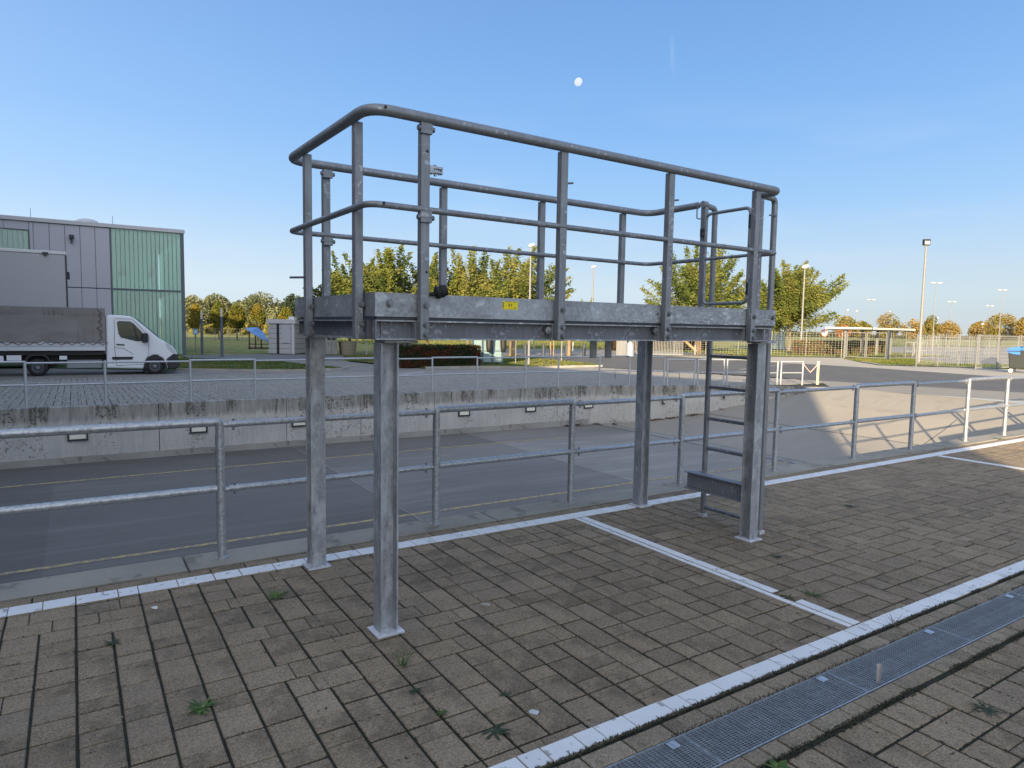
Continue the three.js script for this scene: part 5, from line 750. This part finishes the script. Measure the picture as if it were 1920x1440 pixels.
{
  const row = [[655, 52, 6.9, 3.3, 'dark green tree at the left end of the tree row behind the platform'], [728, 50, 7.5, 4.0, 'tall green and yellow tree behind the second platform post'], [800, 53, 6.9, 3.6, 'green tree in the middle of the row behind the platform'], [876, 51, 7.3, 3.9, 'yellow green tree in the row behind the yellow sticker']];
  row.forEach(([px, d, H, R, l], i) => fanTree(l, ...at(px, d), H, R, 501 + i, { warm: [-0.25, 0.0, -0.08, 0.12][i] }));
  fanTree('yellow tree at the right end of the row behind the platform', 27.6, 43.2, 7.6, 4.0, 511, { warm: 0.16, lean: 0.9 });
  fanTree('small thin tree far off between two lamps', ...at(1096, 110), 6.8, 2.4, 513, { warm: 0.2, density: 120, leaf: 0.11 });
  fanTree('broad green and yellow tree behind the ladder', 47.15, 42.55, 8.6, 5.0, 515, { warm: 0.03, branches: 84, density: 330, leaf: 0.095 });
  fanTree('large golden tree right of the platform beside a lamp', 62.0, 43.8, 8.4, 5.0, 517, { warm: 0.12, branches: 84, density: 330, leaf: 0.10, lean: 0.6 });
  // clipped trees by the field on the left
  [[366, 90, 4.8, 1.0], [410, 88, 5.0, 1.15], [444, 88, 4.9, 1.15], [483, 87, 4.8, 1.05], [536, 89, 4.5, 1.1]].forEach(([px, d, H, R], i) => ovalTree(['leftmost clipped oval tree beside the glass building', 'clipped oval tree behind the nearer light column', 'clipped oval tree with a yellow crown left of the blue sheet', 'clipped oval tree directly behind the blue sheet', 'clipped oval tree half hidden behind the hut'][i], ...at(px, d), H, R, 601 + i, { name: 'clipped_tree', group: 'clipped trees along the field', trunk: 1.0, n: 5200, leaf: 0.09, warm: [0.3, 0.05, 0.15, 0.18, 0.1][i], egg: 0.72 }));
  const sage = [[0.09, 0.11, 0.045], [0.20, 0.21, 0.10], [0.30, 0.29, 0.16]];
  [[362, 150, 8.2, 4.4, 0], [405, 160, 9.2, 5.2, 0], [490, 158, 9.6, 7.4, 0], [448, 172, 8.0, 4.6, 0.1], [552, 140, 8.6, 4.2, -0.5]].forEach(([px, d, H, R, wm], i) => ovalTree(['weeping pale green tree at the field edge beside the glass building', 'rounded silver green tree behind the light columns', 'broad silver green tree behind the hut', 'smaller pale tree between the two silver green ones', 'dark green tree left of the platform above the hut'][i], ...at(px, d), H, R, 631 + i, { trunk: 0.6, n: 9000, leaf: 0.22, lumps: 40, warm: wm, cols: i === 4 ? [[0.03, 0.05, 0.02], [0.05, 0.075, 0.025], [0.09, 0.10, 0.03]] : sage, egg: 0.6 }));
  [[385, 175, 7.6, 5.0], [425, 178, 7.2, 4.8], [468, 180, 7.8, 5.2], [515, 172, 7.4, 4.8], [345, 170, 7.8, 5.0], [530, 150, 6.2, 4.0]].forEach(([px, d, H, R], i) => ovalTree(['pale tree in the far band left of the light columns', 'pale tree in the far band right of the light columns', 'pale tree filling the far band above the blue sheet', 'pale tree in the far band right above the hut', 'pale tree in the far band touching the glass corner', 'low pale tree in the far band directly behind the hut'][i], ...at(px, d), H, R, 641 + i, { trunk: 0.2, n: 7000, leaf: 0.26, lumps: 36, cols: sage, warm: 0.05, egg: 0.55, group: 'pale trees of the far band' }));
  [[372, 120, 2.2, 2.0], [398, 125, 2.0, 2.4], [428, 122, 2.3, 2.2], [458, 124, 2.4, 2.4], [505, 126, 2.2, 2.2]].forEach(([px, d, H, R], i) => ovalTree(['leftmost low yellow bush behind the clipped trees', 'low yellow bush behind the farther light column', 'low yellow bush between two clipped trees', 'low yellow bush left of the blue sheet', 'low yellow bush behind the hut'][i], ...at(px, d), H, R, 651 + i, { name: 'bush', trunk: 0.1, n: 2600, leaf: 0.16, lumps: 16, warm: 0.3, egg: 0.5, group: 'yellow bushes along the field', cols: [[0.12, 0.13, 0.03], [0.24, 0.22, 0.05], [0.32, 0.27, 0.08]] }));
  // trees of the car park on the right
  const gold = [[0.095, 0.115, 0.025], [0.23, 0.20, 0.04], [0.33, 0.23, 0.07]];
  [[1580, 128, 5.6, 2.4, 0.1, 'green and gold tree left of the canopy roof'], [1576, 110, 3.6, 1.3, 0.9, 'small red tinged tree over the canopy end'], [1610, 120, 4.4, 2.2, 0.2, 'pale small tree behind the canopy'], [1660, 122, 6.2, 2.3, 0.3, 'oval golden tree behind the canopy'], [1705, 118, 4.9, 2.0, 0.55, 'thin bronze tree right of the golden oval tree'], [1741, 128, 5.9, 1.7, 0.05, 'slim green tree beside the floodlight mast'], [1774, 112, 4.6, 1.9, 0.7, 'sparse bronze tree right of the floodlight mast'], [1833, 135, 5.0, 2.6, 0.5, 'rust coloured tree left of the cage at the right'], [1872, 118, 6.3, 3.0, 0.42, 'yellow tree above the cage at the right'], [1917, 112, 5.6, 1.7, 0.5, 'yellow brown tree cut by the right edge']].forEach(([px, d, H, R, wm, l], i) => ovalTree(l, ...at(px, d), H, R, 661 + i, { group: 'trees round the car park', trunk: 1.3, n: [1, 4, 6].includes(i) ? 2200 : 4200, leaf: 0.13, cols: i === 1 ? [[0.2, 0.09, 0.03], [0.30, 0.13, 0.05], [0.36, 0.18, 0.08]] : gold, warm: wm, lumps: 22, egg: [4, 6].includes(i) ? 0.95 : 0.75 }));
  // far hedgerow on the horizon
  const mb = new MB(), r = rng(700); for (let i = 0; i < 26000; i++) { const px = lerp(-100, 2050, r()), d = 330 + 60 * r(), [x, w] = at(px, d), h = (1.0 + 1.6 * fbm(NF[3], px / 2200, 0.4, 60, 3) ** 2 * 3.0) * Math.sqrt(r()); leafQuad(mb, [x, -0.5 + h, -w], 0.7, r, [[0.055, 0.065, 0.03], [0.09, 0.085, 0.04], [0.07, 0.06, 0.035]][Math.floor(r() * 3)]); }
  const hr = part('hedgerow', mb.geo(), mLeaf, null, { uv: true, stuff: true }); hr.name = numbered('hedgerow'); tag(hr, 'long low hedgerow on the horizon', 'hedgerow');
}
function hedge(label, corners, h, seed, cols, n, leaf = 0.05) {
  const r = rng(seed), cx = (corners[0] + corners[1]) / 2, cw = (corners[2] + corners[3]) / 2, dx = (corners[1] - corners[0]) / 2, dw = (corners[3] - corners[2]) / 2, t = thing('hedge', label, 'hedge', [cx, G(cw) + 0.02, cw], corners[4] || 0), mb = new MB();
  for (let i = 0; i < n; i++) { const f = r(), e = () => (r() < 0.72 ? (r() < 0.5 ? -1 : 1) * (0.9 + 0.16 * r() * r()) : r() * 2 - 1); let c = [dx * (r() * 2 - 1) * 1.01, h * r(), dw * e()]; if (f < 0.3) c = [dx * (r() * 2 - 1), h * (0.92 + 0.14 * r() * r()), dw * (r() * 2 - 1)]; else if (f < 0.4) c = [dx * (r() < 0.5 ? -1 : 1) * (0.97 + 0.05 * r()), h * r(), dw * (r() * 2 - 1)]; c[1] = Math.max(0.03, c[1] + 0.05 * (fbm(NF[2], c[0] / 20 + 0.5, 0.2, 60, 2) - 0.5)); const k = clamp(fbm(NF[4], c[0] / 12 + 0.5, c[1] / 6, 24, 3) * 1.8 - 0.4 + 0.3 * (r() - 0.5), 0, 1), col = k < 0.5 ? mixc(cols[0], cols[1], k * 2) : mixc(cols[1], cols[2], k * 2 - 1), v = 0.6 + 0.7 * r(); leafQuad(mb, c, leaf * (0.7 + 0.7 * r()), r, col.map((q) => q * v)); }
  part('twigs', [box(-dx * 0.93, dx * 0.93, 0, h * 0.9, -dw * 0.8, dw * 0.8)], std({ color: [0.02, 0.02, 0.012], roughness: 1 }), t); part('foliage', mb.geo(), mLeaf, t, { uv: true, stuff: true });
}
hedge('clipped green and rust red hedge on the lawn behind the platform', [13.9, 18.5, 31.9, 33.1], 1.12, 801, [[0.028, 0.05, 0.014], [0.05, 0.055, 0.018], [0.15, 0.045, 0.02]], 17000, 0.045);
hedge('long reddish hedge behind the mesh gate', [57.5, 74.5, 39.6, 40.9, 0.08], 1.3, 803, [[0.11, 0.125, 0.035], [0.15, 0.12, 0.04], [0.17, 0.085, 0.04]], 9000, 0.12);
hedge('dark shrub hedge beyond the ladder', [46, 60, 52.5, 53.8], 1.15, 805, [[0.05, 0.045, 0.02], [0.10, 0.06, 0.03], [0.14, 0.07, 0.03]], 4500, 0.12);
// ---------------------------------------------------------------- blades on the verge and lawns
{
  const r = rng(950), mb = new MB(), inside = (p, P) => { let c = false; for (let i = 0, j = P.length - 1; i < P.length; j = i++) if ((P[i][1] > p[1]) !== (P[j][1] > p[1]) && p[0] < (P[j][0] - P[i][0]) * (p[1] - P[i][1]) / (P[j][1] - P[i][1]) + P[i][0]) c = !c; return c; };
  const areas = [[[[45.1, 19.2], [47, 12], [52, 12], [52, 24], [60, 30], [50.7, 29.9], [49.2, 28.3], [44.2, 24.2], [45, 21]], 14000, 0.10], [[[50.7, 30], [60, 30], [61, 31.4], [58.6, 32.9], [55, 32.5]], 4000, 0.10], [[[42, 42.6], [51, 38.2], [54, 36.7], [57, 36], [75, 34], [80, 46], [51.6, 60], [51.5, 39.5]], 12000, 0.14], [[[3.8, 33.5], [6.8, 31.7], [8.8, 31], [10.7, 31.7], [11.3, 32.6], [10.2, 37], [8.8, 42.3], [5.5, 44.4], [3, 40]], 9000, 0.07], [[[13.8, 39], [15, 31.5], [18.2, 31.4], [20.1, 30.3], [25.3, 30.3], [26.8, 32.3], [27.2, 37], [27, 42], [20, 45], [16, 46]], 14000, 0.07], [[[28, 58], [60, 57], [70, 90], [25, 100]], 9000, 0.25]];
  for (const [P, n, h] of areas) { const xs = P.map((p) => p[0]), ws = P.map((p) => p[1]), X0 = Math.min(...xs), X1 = Math.max(...xs), W0 = Math.min(...ws), W1 = Math.max(...ws); for (let i = 0; i < n; i++) { const x = lerp(X0, X1, r()), w = lerp(W0, W1, r()); if (!inside([x, w], P)) continue; const y = (w > 30 ? -0.5 : G(w)) + 0.02, a = r() * 6.283, q = 0.03 + 0.03 * r(), H = h * (0.4 + 0.8 * r()), d = sstep(0.4, 0.65, fbm(NF[3], (x + 10) / 100, (w + 10) / 100, 30, 3)), c = mixc([0.10, 0.15, 0.03], [0.24, 0.22, 0.06], d * 0.8 + 0.2 * r()).map((v) => v * (0.7 + 0.5 * r())), lx = (r() - 0.5) * H, lz = (r() - 0.5) * H; mb.tri([x - Math.cos(a) * q, y, -w - Math.sin(a) * q], [x + Math.cos(a) * q, y, -w + Math.sin(a) * q], [x + lx, y + H, -w + lz], null, c); } }
  const g = part('grass', mb.geo(), mLeaf, null, { uv: true, stuff: true }); g.name = numbered('grass'); tag(g, 'short autumn grass on the lawns and verges', 'grass');
}
// ---------------------------------------------------------------- lamps
{
  const head = (x0, s) => { const g = new THREE.SphereGeometry(0.5, 16, 8); g.scale(1.0 * s, 0.34 * s, 0.62 * s); g.translate(x0, 0, 0); return g; };
  const single = (label, x, w, h, s = 0.78, turn = 0, r0 = 0.075) => { const l = thing('street_lamp', label, 'street lamp', [x, G(w), w], turn, 'single headed street lamps'); part('pole', cyl(new THREE.Vector3(0, 0, 0), new THREE.Vector3(0, h - 0.08, 0), r0, 10, r0 * 0.62), mPole, l); const a = new THREE.Group(); a.name = 'lamp_head'; l.add(a); a.position.set(0.12, h, 0); a.rotation.z = 0.28; part('housing', head(0, s), mLampShell, a); part('lens', (() => { const g = new THREE.SphereGeometry(0.5, 14, 6, 0, 6.283, Math.PI / 2, Math.PI / 2); g.scale(0.86 * s, 0.2 * s, 0.5 * s); g.translate(0, -0.075 * s, 0); return g; })(), mLens, a); return l; };
  single('tall street lamp in front of the yellow tree behind the platform', 22.1, 32.6, 6.85, 0.62, 0.5); single('street lamp standing right of the yellow sticker against the sky', 34.4, 42, 7.0, 0.62, 0.5); single('street lamp half hidden by the tree behind the ladder', 50.6, 52.2, 7.1, 0.66, 2.6); single('tall white street lamp in front of the golden tree', 59.2, 40.5, 8.45, 1.05, 0.2, 0.10);
  [[1583, 150, 7.2, 'far lamp between the golden tree and the canopy'], [1600, 138, 6.6, 'farther lamp just left of the first double lamp'], [1661, 132, 6.4, 'lamp in front of the oval golden tree'], [1741, 150, 6.3, 'lamp behind the floodlight mast'], [1752, 165, 6.2, 'small lamp right of the floodlight mast'], [1836, 128, 4.3, 'short lamp left of the cage'], [1905, 140, 4.8, 'short lamp at the right edge']].forEach(([px, d, h, l], i) => single(l, ...at(px, d), h, 0.8, 0.4));
  [[1626, 187, 11.3, 1.5, 'faint double lamp above the canopy'], [1745, 93, 9.1, 1.0, 'double lamp right beside the floodlight mast'], [1776, 120, 7.9, 1.0, 'double lamp over the sparse bronze tree'], [1847, 122, 7.4, 0.95, 'lower double lamp left of the yellow tree'], [1868, 108, 9.3, 0.95, 'taller double lamp in front of the yellow tree']].forEach(([px, d, h, s, l]) => { const [x, w] = at(px, d), t = thing('double_lamp', l, 'street lamp', [x, G(w), w], -YAW, 'double headed lamps of the car park'); part('pole', cyl(new THREE.Vector3(0, 0, 0), new THREE.Vector3(0, h, 0), 0.062 * s, 10, 0.042 * s), mPole, t); for (const e of [-1, 1]) { const g = head(e * 0.45 * s, 0.72 * s); g.translate(0, h, 0); part('lamp_head', g, mLampShell, t); } });
  const m = thing('floodlight_mast', 'tall grey mast with one black floodlight on top', 'floodlight', [50.8, G(25.3), 25.3], -YAW); part('pole', cyl(new THREE.Vector3(0, 0, 0), new THREE.Vector3(0, 8.25, 0), 0.115, 14, 0.07), mPole, m); part('bracket', box(-0.17, 0.17, 8.25, 8.32, -0.03, 0.03), mBolt, m); part('housing', rbox(-0.23, 0.23, 8.32, 8.74, -0.12, 0.12, 0.03), mBlack, m); part('lens', box(-0.17, 0.17, 8.38, 8.60, -0.128, -0.12), std({ color: [0.5, 0.52, 0.56], roughness: 0.15 }), m);
}
// ---------------------------------------------------------------- things on the drive behind the platform
{
  const s = thing('glass_shelter', 'frosted glass shelter with dark posts right of the hedge', 'shelter', [20.2, -0.5, 34.1], -0.35);
  const mG = phys({ color: [0.38, 0.52, 0.56], transmission: 0.45, thickness: 0, roughness: 0.3, side: THREE.DoubleSide }), mF = std({ color: [0.04, 0.07, 0.10], roughness: 0.5 });
  for (const x of [-0.85, -0.28, 0.3, 0.88]) part('post', box(x - 0.05, x + 0.05, 0, 2.35, -0.05, 0.05), mF, s); for (const [a, b] of [[-0.8, -0.33], [-0.23, 0.25], [0.35, 0.83]]) for (const [y0, y1] of [[0.12, 0.75], [0.79, 1.42], [1.46, 2.2]]) part('pane', rbox(a, b, y0, y1, -0.012, 0.012, 0.004), mG, s); part('roof', rbox(-1.1, 1.1, 2.35, 2.45, -0.5, 1.3, 0.02), mF, s); part('side_pane', box(0.87, 0.89, 0.1, 2.2, 0.1, 1.1), mG, s);
  const bag = (l, x) => { const g = thing('hanging_bag', l, 'bag', [x, 0.2, 33.6]); const q = new THREE.LatheGeometry([[0.02, 0.0], [0.13, 0.04], [0.17, 0.3], [0.20, 0.9], [0.19, 1.4], [0.02, 1.42]].map(([a, b]) => new THREE.Vector2(a, b)), 12); part('body', q, mBlack, g); }; bag('black hanging bag at the left side of the glass shelter', 20.02); bag('black hanging bag at the right side of the glass shelter', 20.98);
  const mBol = std({ color: [0.045, 0.055, 0.075], roughness: 0.55 });
  [[984, 52.6, 'first'], [1018, 53, 'second'], [1061, 54, 'third'], [1094, 54.5, 'fourth']].forEach(([px, d, n], i) => { const b = thing('bollard', n + ' dark bollard from the glass shelter under the platform beam', 'bollard', [...(([x, w]) => [x, -0.5, w])(at(px, d))], 0, 'dark bollards on the drive'); part('column', cyl(new THREE.Vector3(0, 0, 0), new THREE.Vector3(0, 0.86, 0), 0.14, 12), mBol, b); part('cap', cyl(new THREE.Vector3(0, 0.88, 0), new THREE.Vector3(0, 0.96, 0), 0.15, 12, 0.12), mBol, b); });
  const wp = (n, l, px, d, h, r, m) => { const [x, w] = at(px, d), p = thing(n, l, 'post', [x, -0.5, w]); part('post', cyl(new THREE.Vector3(0, 0, 0), new THREE.Vector3(0, h, 0), r, 8, r * 0.9), m, p); part('cap', cyl(new THREE.Vector3(0, h, 0), new THREE.Vector3(0, h + 0.03, 0), r * 1.1, 8), m, p); };
  wp('timber_post', 'brown timber post right of the glass shelter', 962, 46, 2.3, 0.17, mWood); wp('thin_pole', 'thin white pole right of the timber post', 966, 40, 2.1, 0.03, mPole); wp('thin_pole', 'white pole in front of the third bollard', 1052, 44.3, 3.0, 0.05, mPole); wp('timber_post', 'pair of thin brown posts beyond the lawn, the left one', 1031, 55, 2.0, 0.07, mWood); wp('timber_post', 'pair of thin brown posts beyond the lawn, the right one', 1037, 50, 2.2, 0.05, mWood); wp('timber_post', 'square brown post beside the third bollard', 1066, 54, 1.3, 0.2, mWood); wp('timber_post', 'tan timber post beyond the second rung of the ladder', 1307, 62, 2.2, 0.32, mWood);
  wp('thin_post', 'thin grey post left of the grey bars fence', 1000, 60, 1.1, 0.05, mGalvFar); wp('thin_post', 'thin grey post right of the fourth bollard', 1073, 57, 1.0, 0.05, mGalvFar);
  const [bx, bw] = at(1180, 52), bn = thing('waste_bin', 'grey litter bin left of the bars fence', 'bin', [bx, -0.5, bw]); part('body', cyl(new THREE.Vector3(0, 0.1, 0), new THREE.Vector3(0, 1.0, 0), 0.3, 14), mGalvFar, bn); part('lid', cyl(new THREE.Vector3(0, 1.0, 0), new THREE.Vector3(0, 1.25, 0), 0.32, 14, 0.1), mGalvFar, bn); part('leg', cyl(new THREE.Vector3(0, 0, 0), new THREE.Vector3(0, 0.1, 0), 0.1, 10), mDark, bn);
  const [gx, gw] = at(1220, 56), gp = thing('gate_pillar', 'stout grey gate pillar left of the bars fence', 'pillar', [...(([x, w]) => [x, -0.5, w])(at(1164, 54))]); part('shaft', rbox(-0.3, 0.3, 0, 1.9, -0.3, 0.3, 0.02), std({ color: [0.28, 0.28, 0.28], roughness: 0.7 }), gp); part('cap', rbox(-0.34, 0.34, 1.9, 2.0, -0.34, 0.34, 0.02), mDark, gp);
  const pf = thing('bars_fence', 'pale sliding gate of upright bars beyond the platform leg', 'gate', [gx, -0.5, gw], -YAW); const bars = []; for (let i = 0; i < 34; i++) part('bar', box(-1.6 + i * 0.125, -1.555 + i * 0.125, 0.08, 1.75, -0.02, 0.02), mPole, pf); part('rail', [box(-1.65, 2.6, 0.14, 0.22, -0.035, 0.035), box(-1.65, 2.6, 1.6, 1.68, -0.035, 0.035)], mPole, pf);
  const [lx, lw] = at(1288, 60), br = thing('barrier_arm', 'slanting pale timber brace beside the bars fence', 'barrier', [lx, -0.5, lw], -YAW); const g = new THREE.BoxGeometry(2.0, 0.2, 0.1); g.rotateZ(-0.72); g.translate(0, 1.0, 0); part('arm', g, mWood, br); part('stand', box(0.55, 0.7, 0, 0.9, -0.08, 0.08), mPole, br);
  const sh = thing('glass_stop', 'small bus stop shelter with glass walls right of the platform', 'shelter', [67.4, -0.5, 49], 0.3); part('roof', rbox(-2.3, 2.3, 2.55, 2.7, -0.8, 0.9, 0.03), mDark, sh); for (const x of [-2.0, 0, 2.0]) part('post', box(x - 0.06, x + 0.06, 0, 2.55, -0.06, 0.06), mDark, sh); for (const [a, b] of [[-1.9, -0.1], [0.1, 1.9]]) part('pane', box(a, b, 0.3, 2.2, -0.01, 0.01), mG, sh);
  const c = thing('canopy', 'long flat canopy roof on posts beyond the mesh gate', 'canopy', [64.8, -0.5, 36.6], 0.19); part('roof', rbox(-7.7, 7.4, 2.50, 2.68, -1.5, 1.5, 0.03), std({ color: [0.62, 0.60, 0.50], roughness: 0.6 }), c); part('underside', box(-7.6, 7.3, 2.42, 2.495, -1.4, 1.4), mDark, c); for (const x of [-6, -2, 2, 6]) part('post', box(x - 0.1, x + 0.1, 0, 2.42, 0.2, 0.4), mPole, c);
  const rs = thing('round_sign', 'round red and white traffic sign left of the canopy', 'sign', [...(([x, w]) => [x, -0.5, w])(at(1542, 72))], -YAW); part('pole', cyl(new THREE.Vector3(0, 0, 0), new THREE.Vector3(0, 2.0, 0), 0.04, 8), mPole, rs); part('disc', cyl(new THREE.Vector3(0, 2.15, 0.05), new THREE.Vector3(0, 2.15, 0.07), 0.38, 24), std({ color: [0.62, 0.16, 0.10], roughness: 0.5 }), rs); part('field', cyl(new THREE.Vector3(0, 2.15, 0.071), new THREE.Vector3(0, 2.15, 0.076), 0.28, 24), mWhitePaint, rs);
  [[1722, 66], [1738, 68], [1748, 69]].forEach(([px, d], i) => { const b = thing('bicycle_stand', ['left', 'middle', 'right'][i] + ' one of the white bar stands beyond the mesh fence', 'bicycle stand', [...(([x, w]) => [x, -0.5, w])(at(px - 20, d))], -YAW, 'white bar stands beyond the fence'); part('hoop', [box(-0.4, -0.3, 0, 1.35, -0.05, 0.05), box(0.3, 0.4, 0, 1.35, -0.05, 0.05), box(-0.4, 0.4, 1.35, 1.42, -0.05, 0.05)], mPole, b); part('crossbar', box(-0.3, 0.3, 0.5, 0.56, -0.03, 0.03), mPole, b); });
}
// ---------------------------------------------------------------- mesh fences, gate, cage, bin
{
  const meshPanel = (name, x0, x1, h, parent, dx = 0.20, dy = 0.2, r = 0.008, y0 = 0.08) => { const g = []; const n = Math.max(1, Math.round((x1 - x0) / dx)); for (let i = 0; i <= n; i++) { const x = lerp(x0, x1, i / n); g.push(box(x - r, x + r, y0, h, -r, r)); } for (let y = y0; y <= h + 0.01; y += dy) g.push(box(x0, x1, y - r, y + r, -r * 2.2, -r * 1.1)); return part(name, g, mMesh, parent, { stuff: true }); };
  const run = (label, A, B, h, n, dx, group) => { const L = Math.hypot(B[0] - A[0], B[1] - A[1]), f = thing('mesh_fence', label, 'fence', [A[0], G((A[1] + B[1]) / 2), A[1]], Math.atan2(B[1] - A[1], B[0] - A[0])); for (let i = 0; i <= n; i++) part('post', rbox(L * i / n - 0.028, L * i / n + 0.028, -0.1, h + 0.05, 0.01, 0.05, 0.01), mPole, f); for (let i = 0; i < n; i++) meshPanel('mesh_panel', L * i / n, L * (i + 1) / n, h, f, dx, 0.2, 0.0028); return f; };
  run('wire mesh fence left of the double gate', [48, 46.2], [56.4, 34.6], 2.2, 5, 0.25); run('wire mesh fence right of the double gate', [56.5, 30.4], [84, 33.6], 2.25, 9, 0.3);
  const gt = thing('mesh_gate', 'double leaf wire mesh gate in a galvanised frame', 'gate', [56.45, -0.5, 34.35], Math.atan2(-3.8, -0.05));
  part('gate_post', [rbox(-0.08, 0.08, 0, 2.35, -0.08, 0.08, 0.02)], mPole, gt); part('gate_post', [rbox(3.7, 3.86, 0, 2.35, -0.08, 0.08, 0.02)], mPole, gt);
  for (const [a, b] of [[0.16, 1.87], [1.93, 3.64]]) { const lf = new THREE.Group(); lf.name = 'gate_leaf'; gt.add(lf); part('frame', [box(a, a + 0.07, 0.1, 2.25, -0.035, 0.035), box(b - 0.07, b, 0.1, 2.25, -0.035, 0.035), box(a, b, 0.1, 0.17, -0.034, 0.034), box(a, b, 2.18, 2.25, -0.034, 0.034)], mPole, lf); meshPanel('mesh', a + 0.07, b - 0.07, 2.18, lf, 0.2, 0.2, 0.0028, 0.17); }
  const cage = thing('mesh_cage', 'wire mesh cage enclosure at the right edge', 'enclosure', [41.6, G(17.7), 17.7], -0.1);
  for (const [x, w] of [[0, 0], [2.0, 0], [2.1, 0], [4.1, 0], [4.3, 0], [6.4, 0], [0.1, 3.4], [2.2, 3.4], [4.3, 3.4], [6.4, 3.4]]) part('post', rbox(x - 0.028, x + 0.028, 0, 1.95, w - 0.028, w + 0.028, 0.008), mPole, cage);
  part('rail', [box(0.04, 1.96, 0.1, 0.15, -0.025, 0.025), box(2.14, 4.06, 0.1, 0.15, -0.025, 0.025), box(0.04, 1.96, 1.86, 1.91, -0.025, 0.025), box(2.14, 4.06, 1.86, 1.91, -0.025, 0.025), box(4.34, 6.36, 0.1, 0.15, -0.025, 0.025), box(4.34, 6.36, 1.86, 1.91, -0.025, 0.025)], mPole, cage);
  for (const [a, b] of [[0.05, 1.95], [2.15, 4.05], [4.35, 6.35]]) meshPanel('mesh_panel', a, b, 1.86, cage, 0.10, 0.2, 0.0034, 0.15); const bk = meshPanel('mesh_panel', 0.1, 6.4, 1.86, cage, 0.12, 0.2, 0.003, 0.15); bk.position.z = -3.4; const sd = meshPanel('mesh_panel', 0.05, 3.35, 1.86, cage, 0.12, 0.2, 0.003, 0.15); sd.rotation.y = Math.PI / 2; 
  const b = thing('wheeled_bin', 'large black wheeled bin with a blue lid in front of the cage', 'bin', [40.6, G(15.3), 15.2], 0.25); const mBin = std({ color: [0.035, 0.04, 0.04], roughness: 0.5 }), mLid = std({ color: [0.05, 0.19, 0.60], roughness: 0.45 });
  part('body', (() => { const g = new RoundedBoxGeometry(1.36, 0.86, 1.0, 2, 0.05), P = g.attributes.position; for (let i = 0; i < P.count; i++) { const k = P.getY(i) < 0 ? 0.86 : 1; P.setX(i, P.getX(i) * k); P.setZ(i, P.getZ(i) * k); } g.translate(0, 0.66, 0); g.computeVertexNormals(); return g; })(), mBin, b); part('rim', rbox(-0.72, 0.72, 1.06, 1.12, -0.54, 0.54, 0.02), mBin, b);
  part('lid', (() => { const g = new THREE.CylinderGeometry(0.62, 0.62, 1.42, 20, 1, false, Math.PI / 2, Math.PI); g.scale(1, 1, 0.9); g.rotateZ(Math.PI / 2); g.scale(1, 0.32, 1); g.translate(0, 1.12, 0); return g; })(), mLid, b);
  part('label', [box(-0.32, 0.02, 0.72, 0.95, -0.505, -0.49), box(0.08, 0.40, 0.72, 0.95, -0.505, -0.49)], std({ color: [0.55, 0.66, 0.78], roughness: 0.5 }), b); for (const [x, w] of [[-0.5, -0.36], [0.5, -0.36], [-0.5, 0.36], [0.5, 0.36]]) { part('wheel', cyl(new THREE.Vector3(x - 0.03, 0.1, -w), new THREE.Vector3(x + 0.03, 0.1, -w), 0.1, 14), mLampShell, b); }
}
// ---------------------------------------------------------------- the morning moon
{
  const d = new THREE.Vector3(); const f = 1279.28, px = (1084.5 - 960) / f, py = (720 - 153.5) / f; camera.updateMatrixWorld(); d.set(px, py, -1).transformDirection(camera.matrixWorld);
  const m = new THREE.Group(); m.name = 'moon'; tag(m, 'pale morning moon, a little short of full', 'moon'); m.position.copy(d).multiplyScalar(2400).add(camera.position); scene.add(m);
  const tm = tex(128, 64, (u, v) => { const b = sstep(0.35, 0.7, fbm(NF[2], u, v, 6, 4)); return [lerp(0.78, 0.58, b), lerp(0.85, 0.68, b), lerp(0.95, 0.84, b)].map((x) => x / EXPOSURE); }, true, 1);
  const g = new THREE.SphereGeometry(13.2, 32, 20); g.scale(0.90, 1.02, 1); const mm = std({ color: [0.02, 0.02, 0.02], roughness: 1, emissive: new THREE.Color(1, 1, 1), emissiveMap: tm, emissiveIntensity: 1 }); const s = part('disc', g, mm, m); s.rotation.z = -0.5; s.castShadow = false;
}
renderer.render(scene, camera);
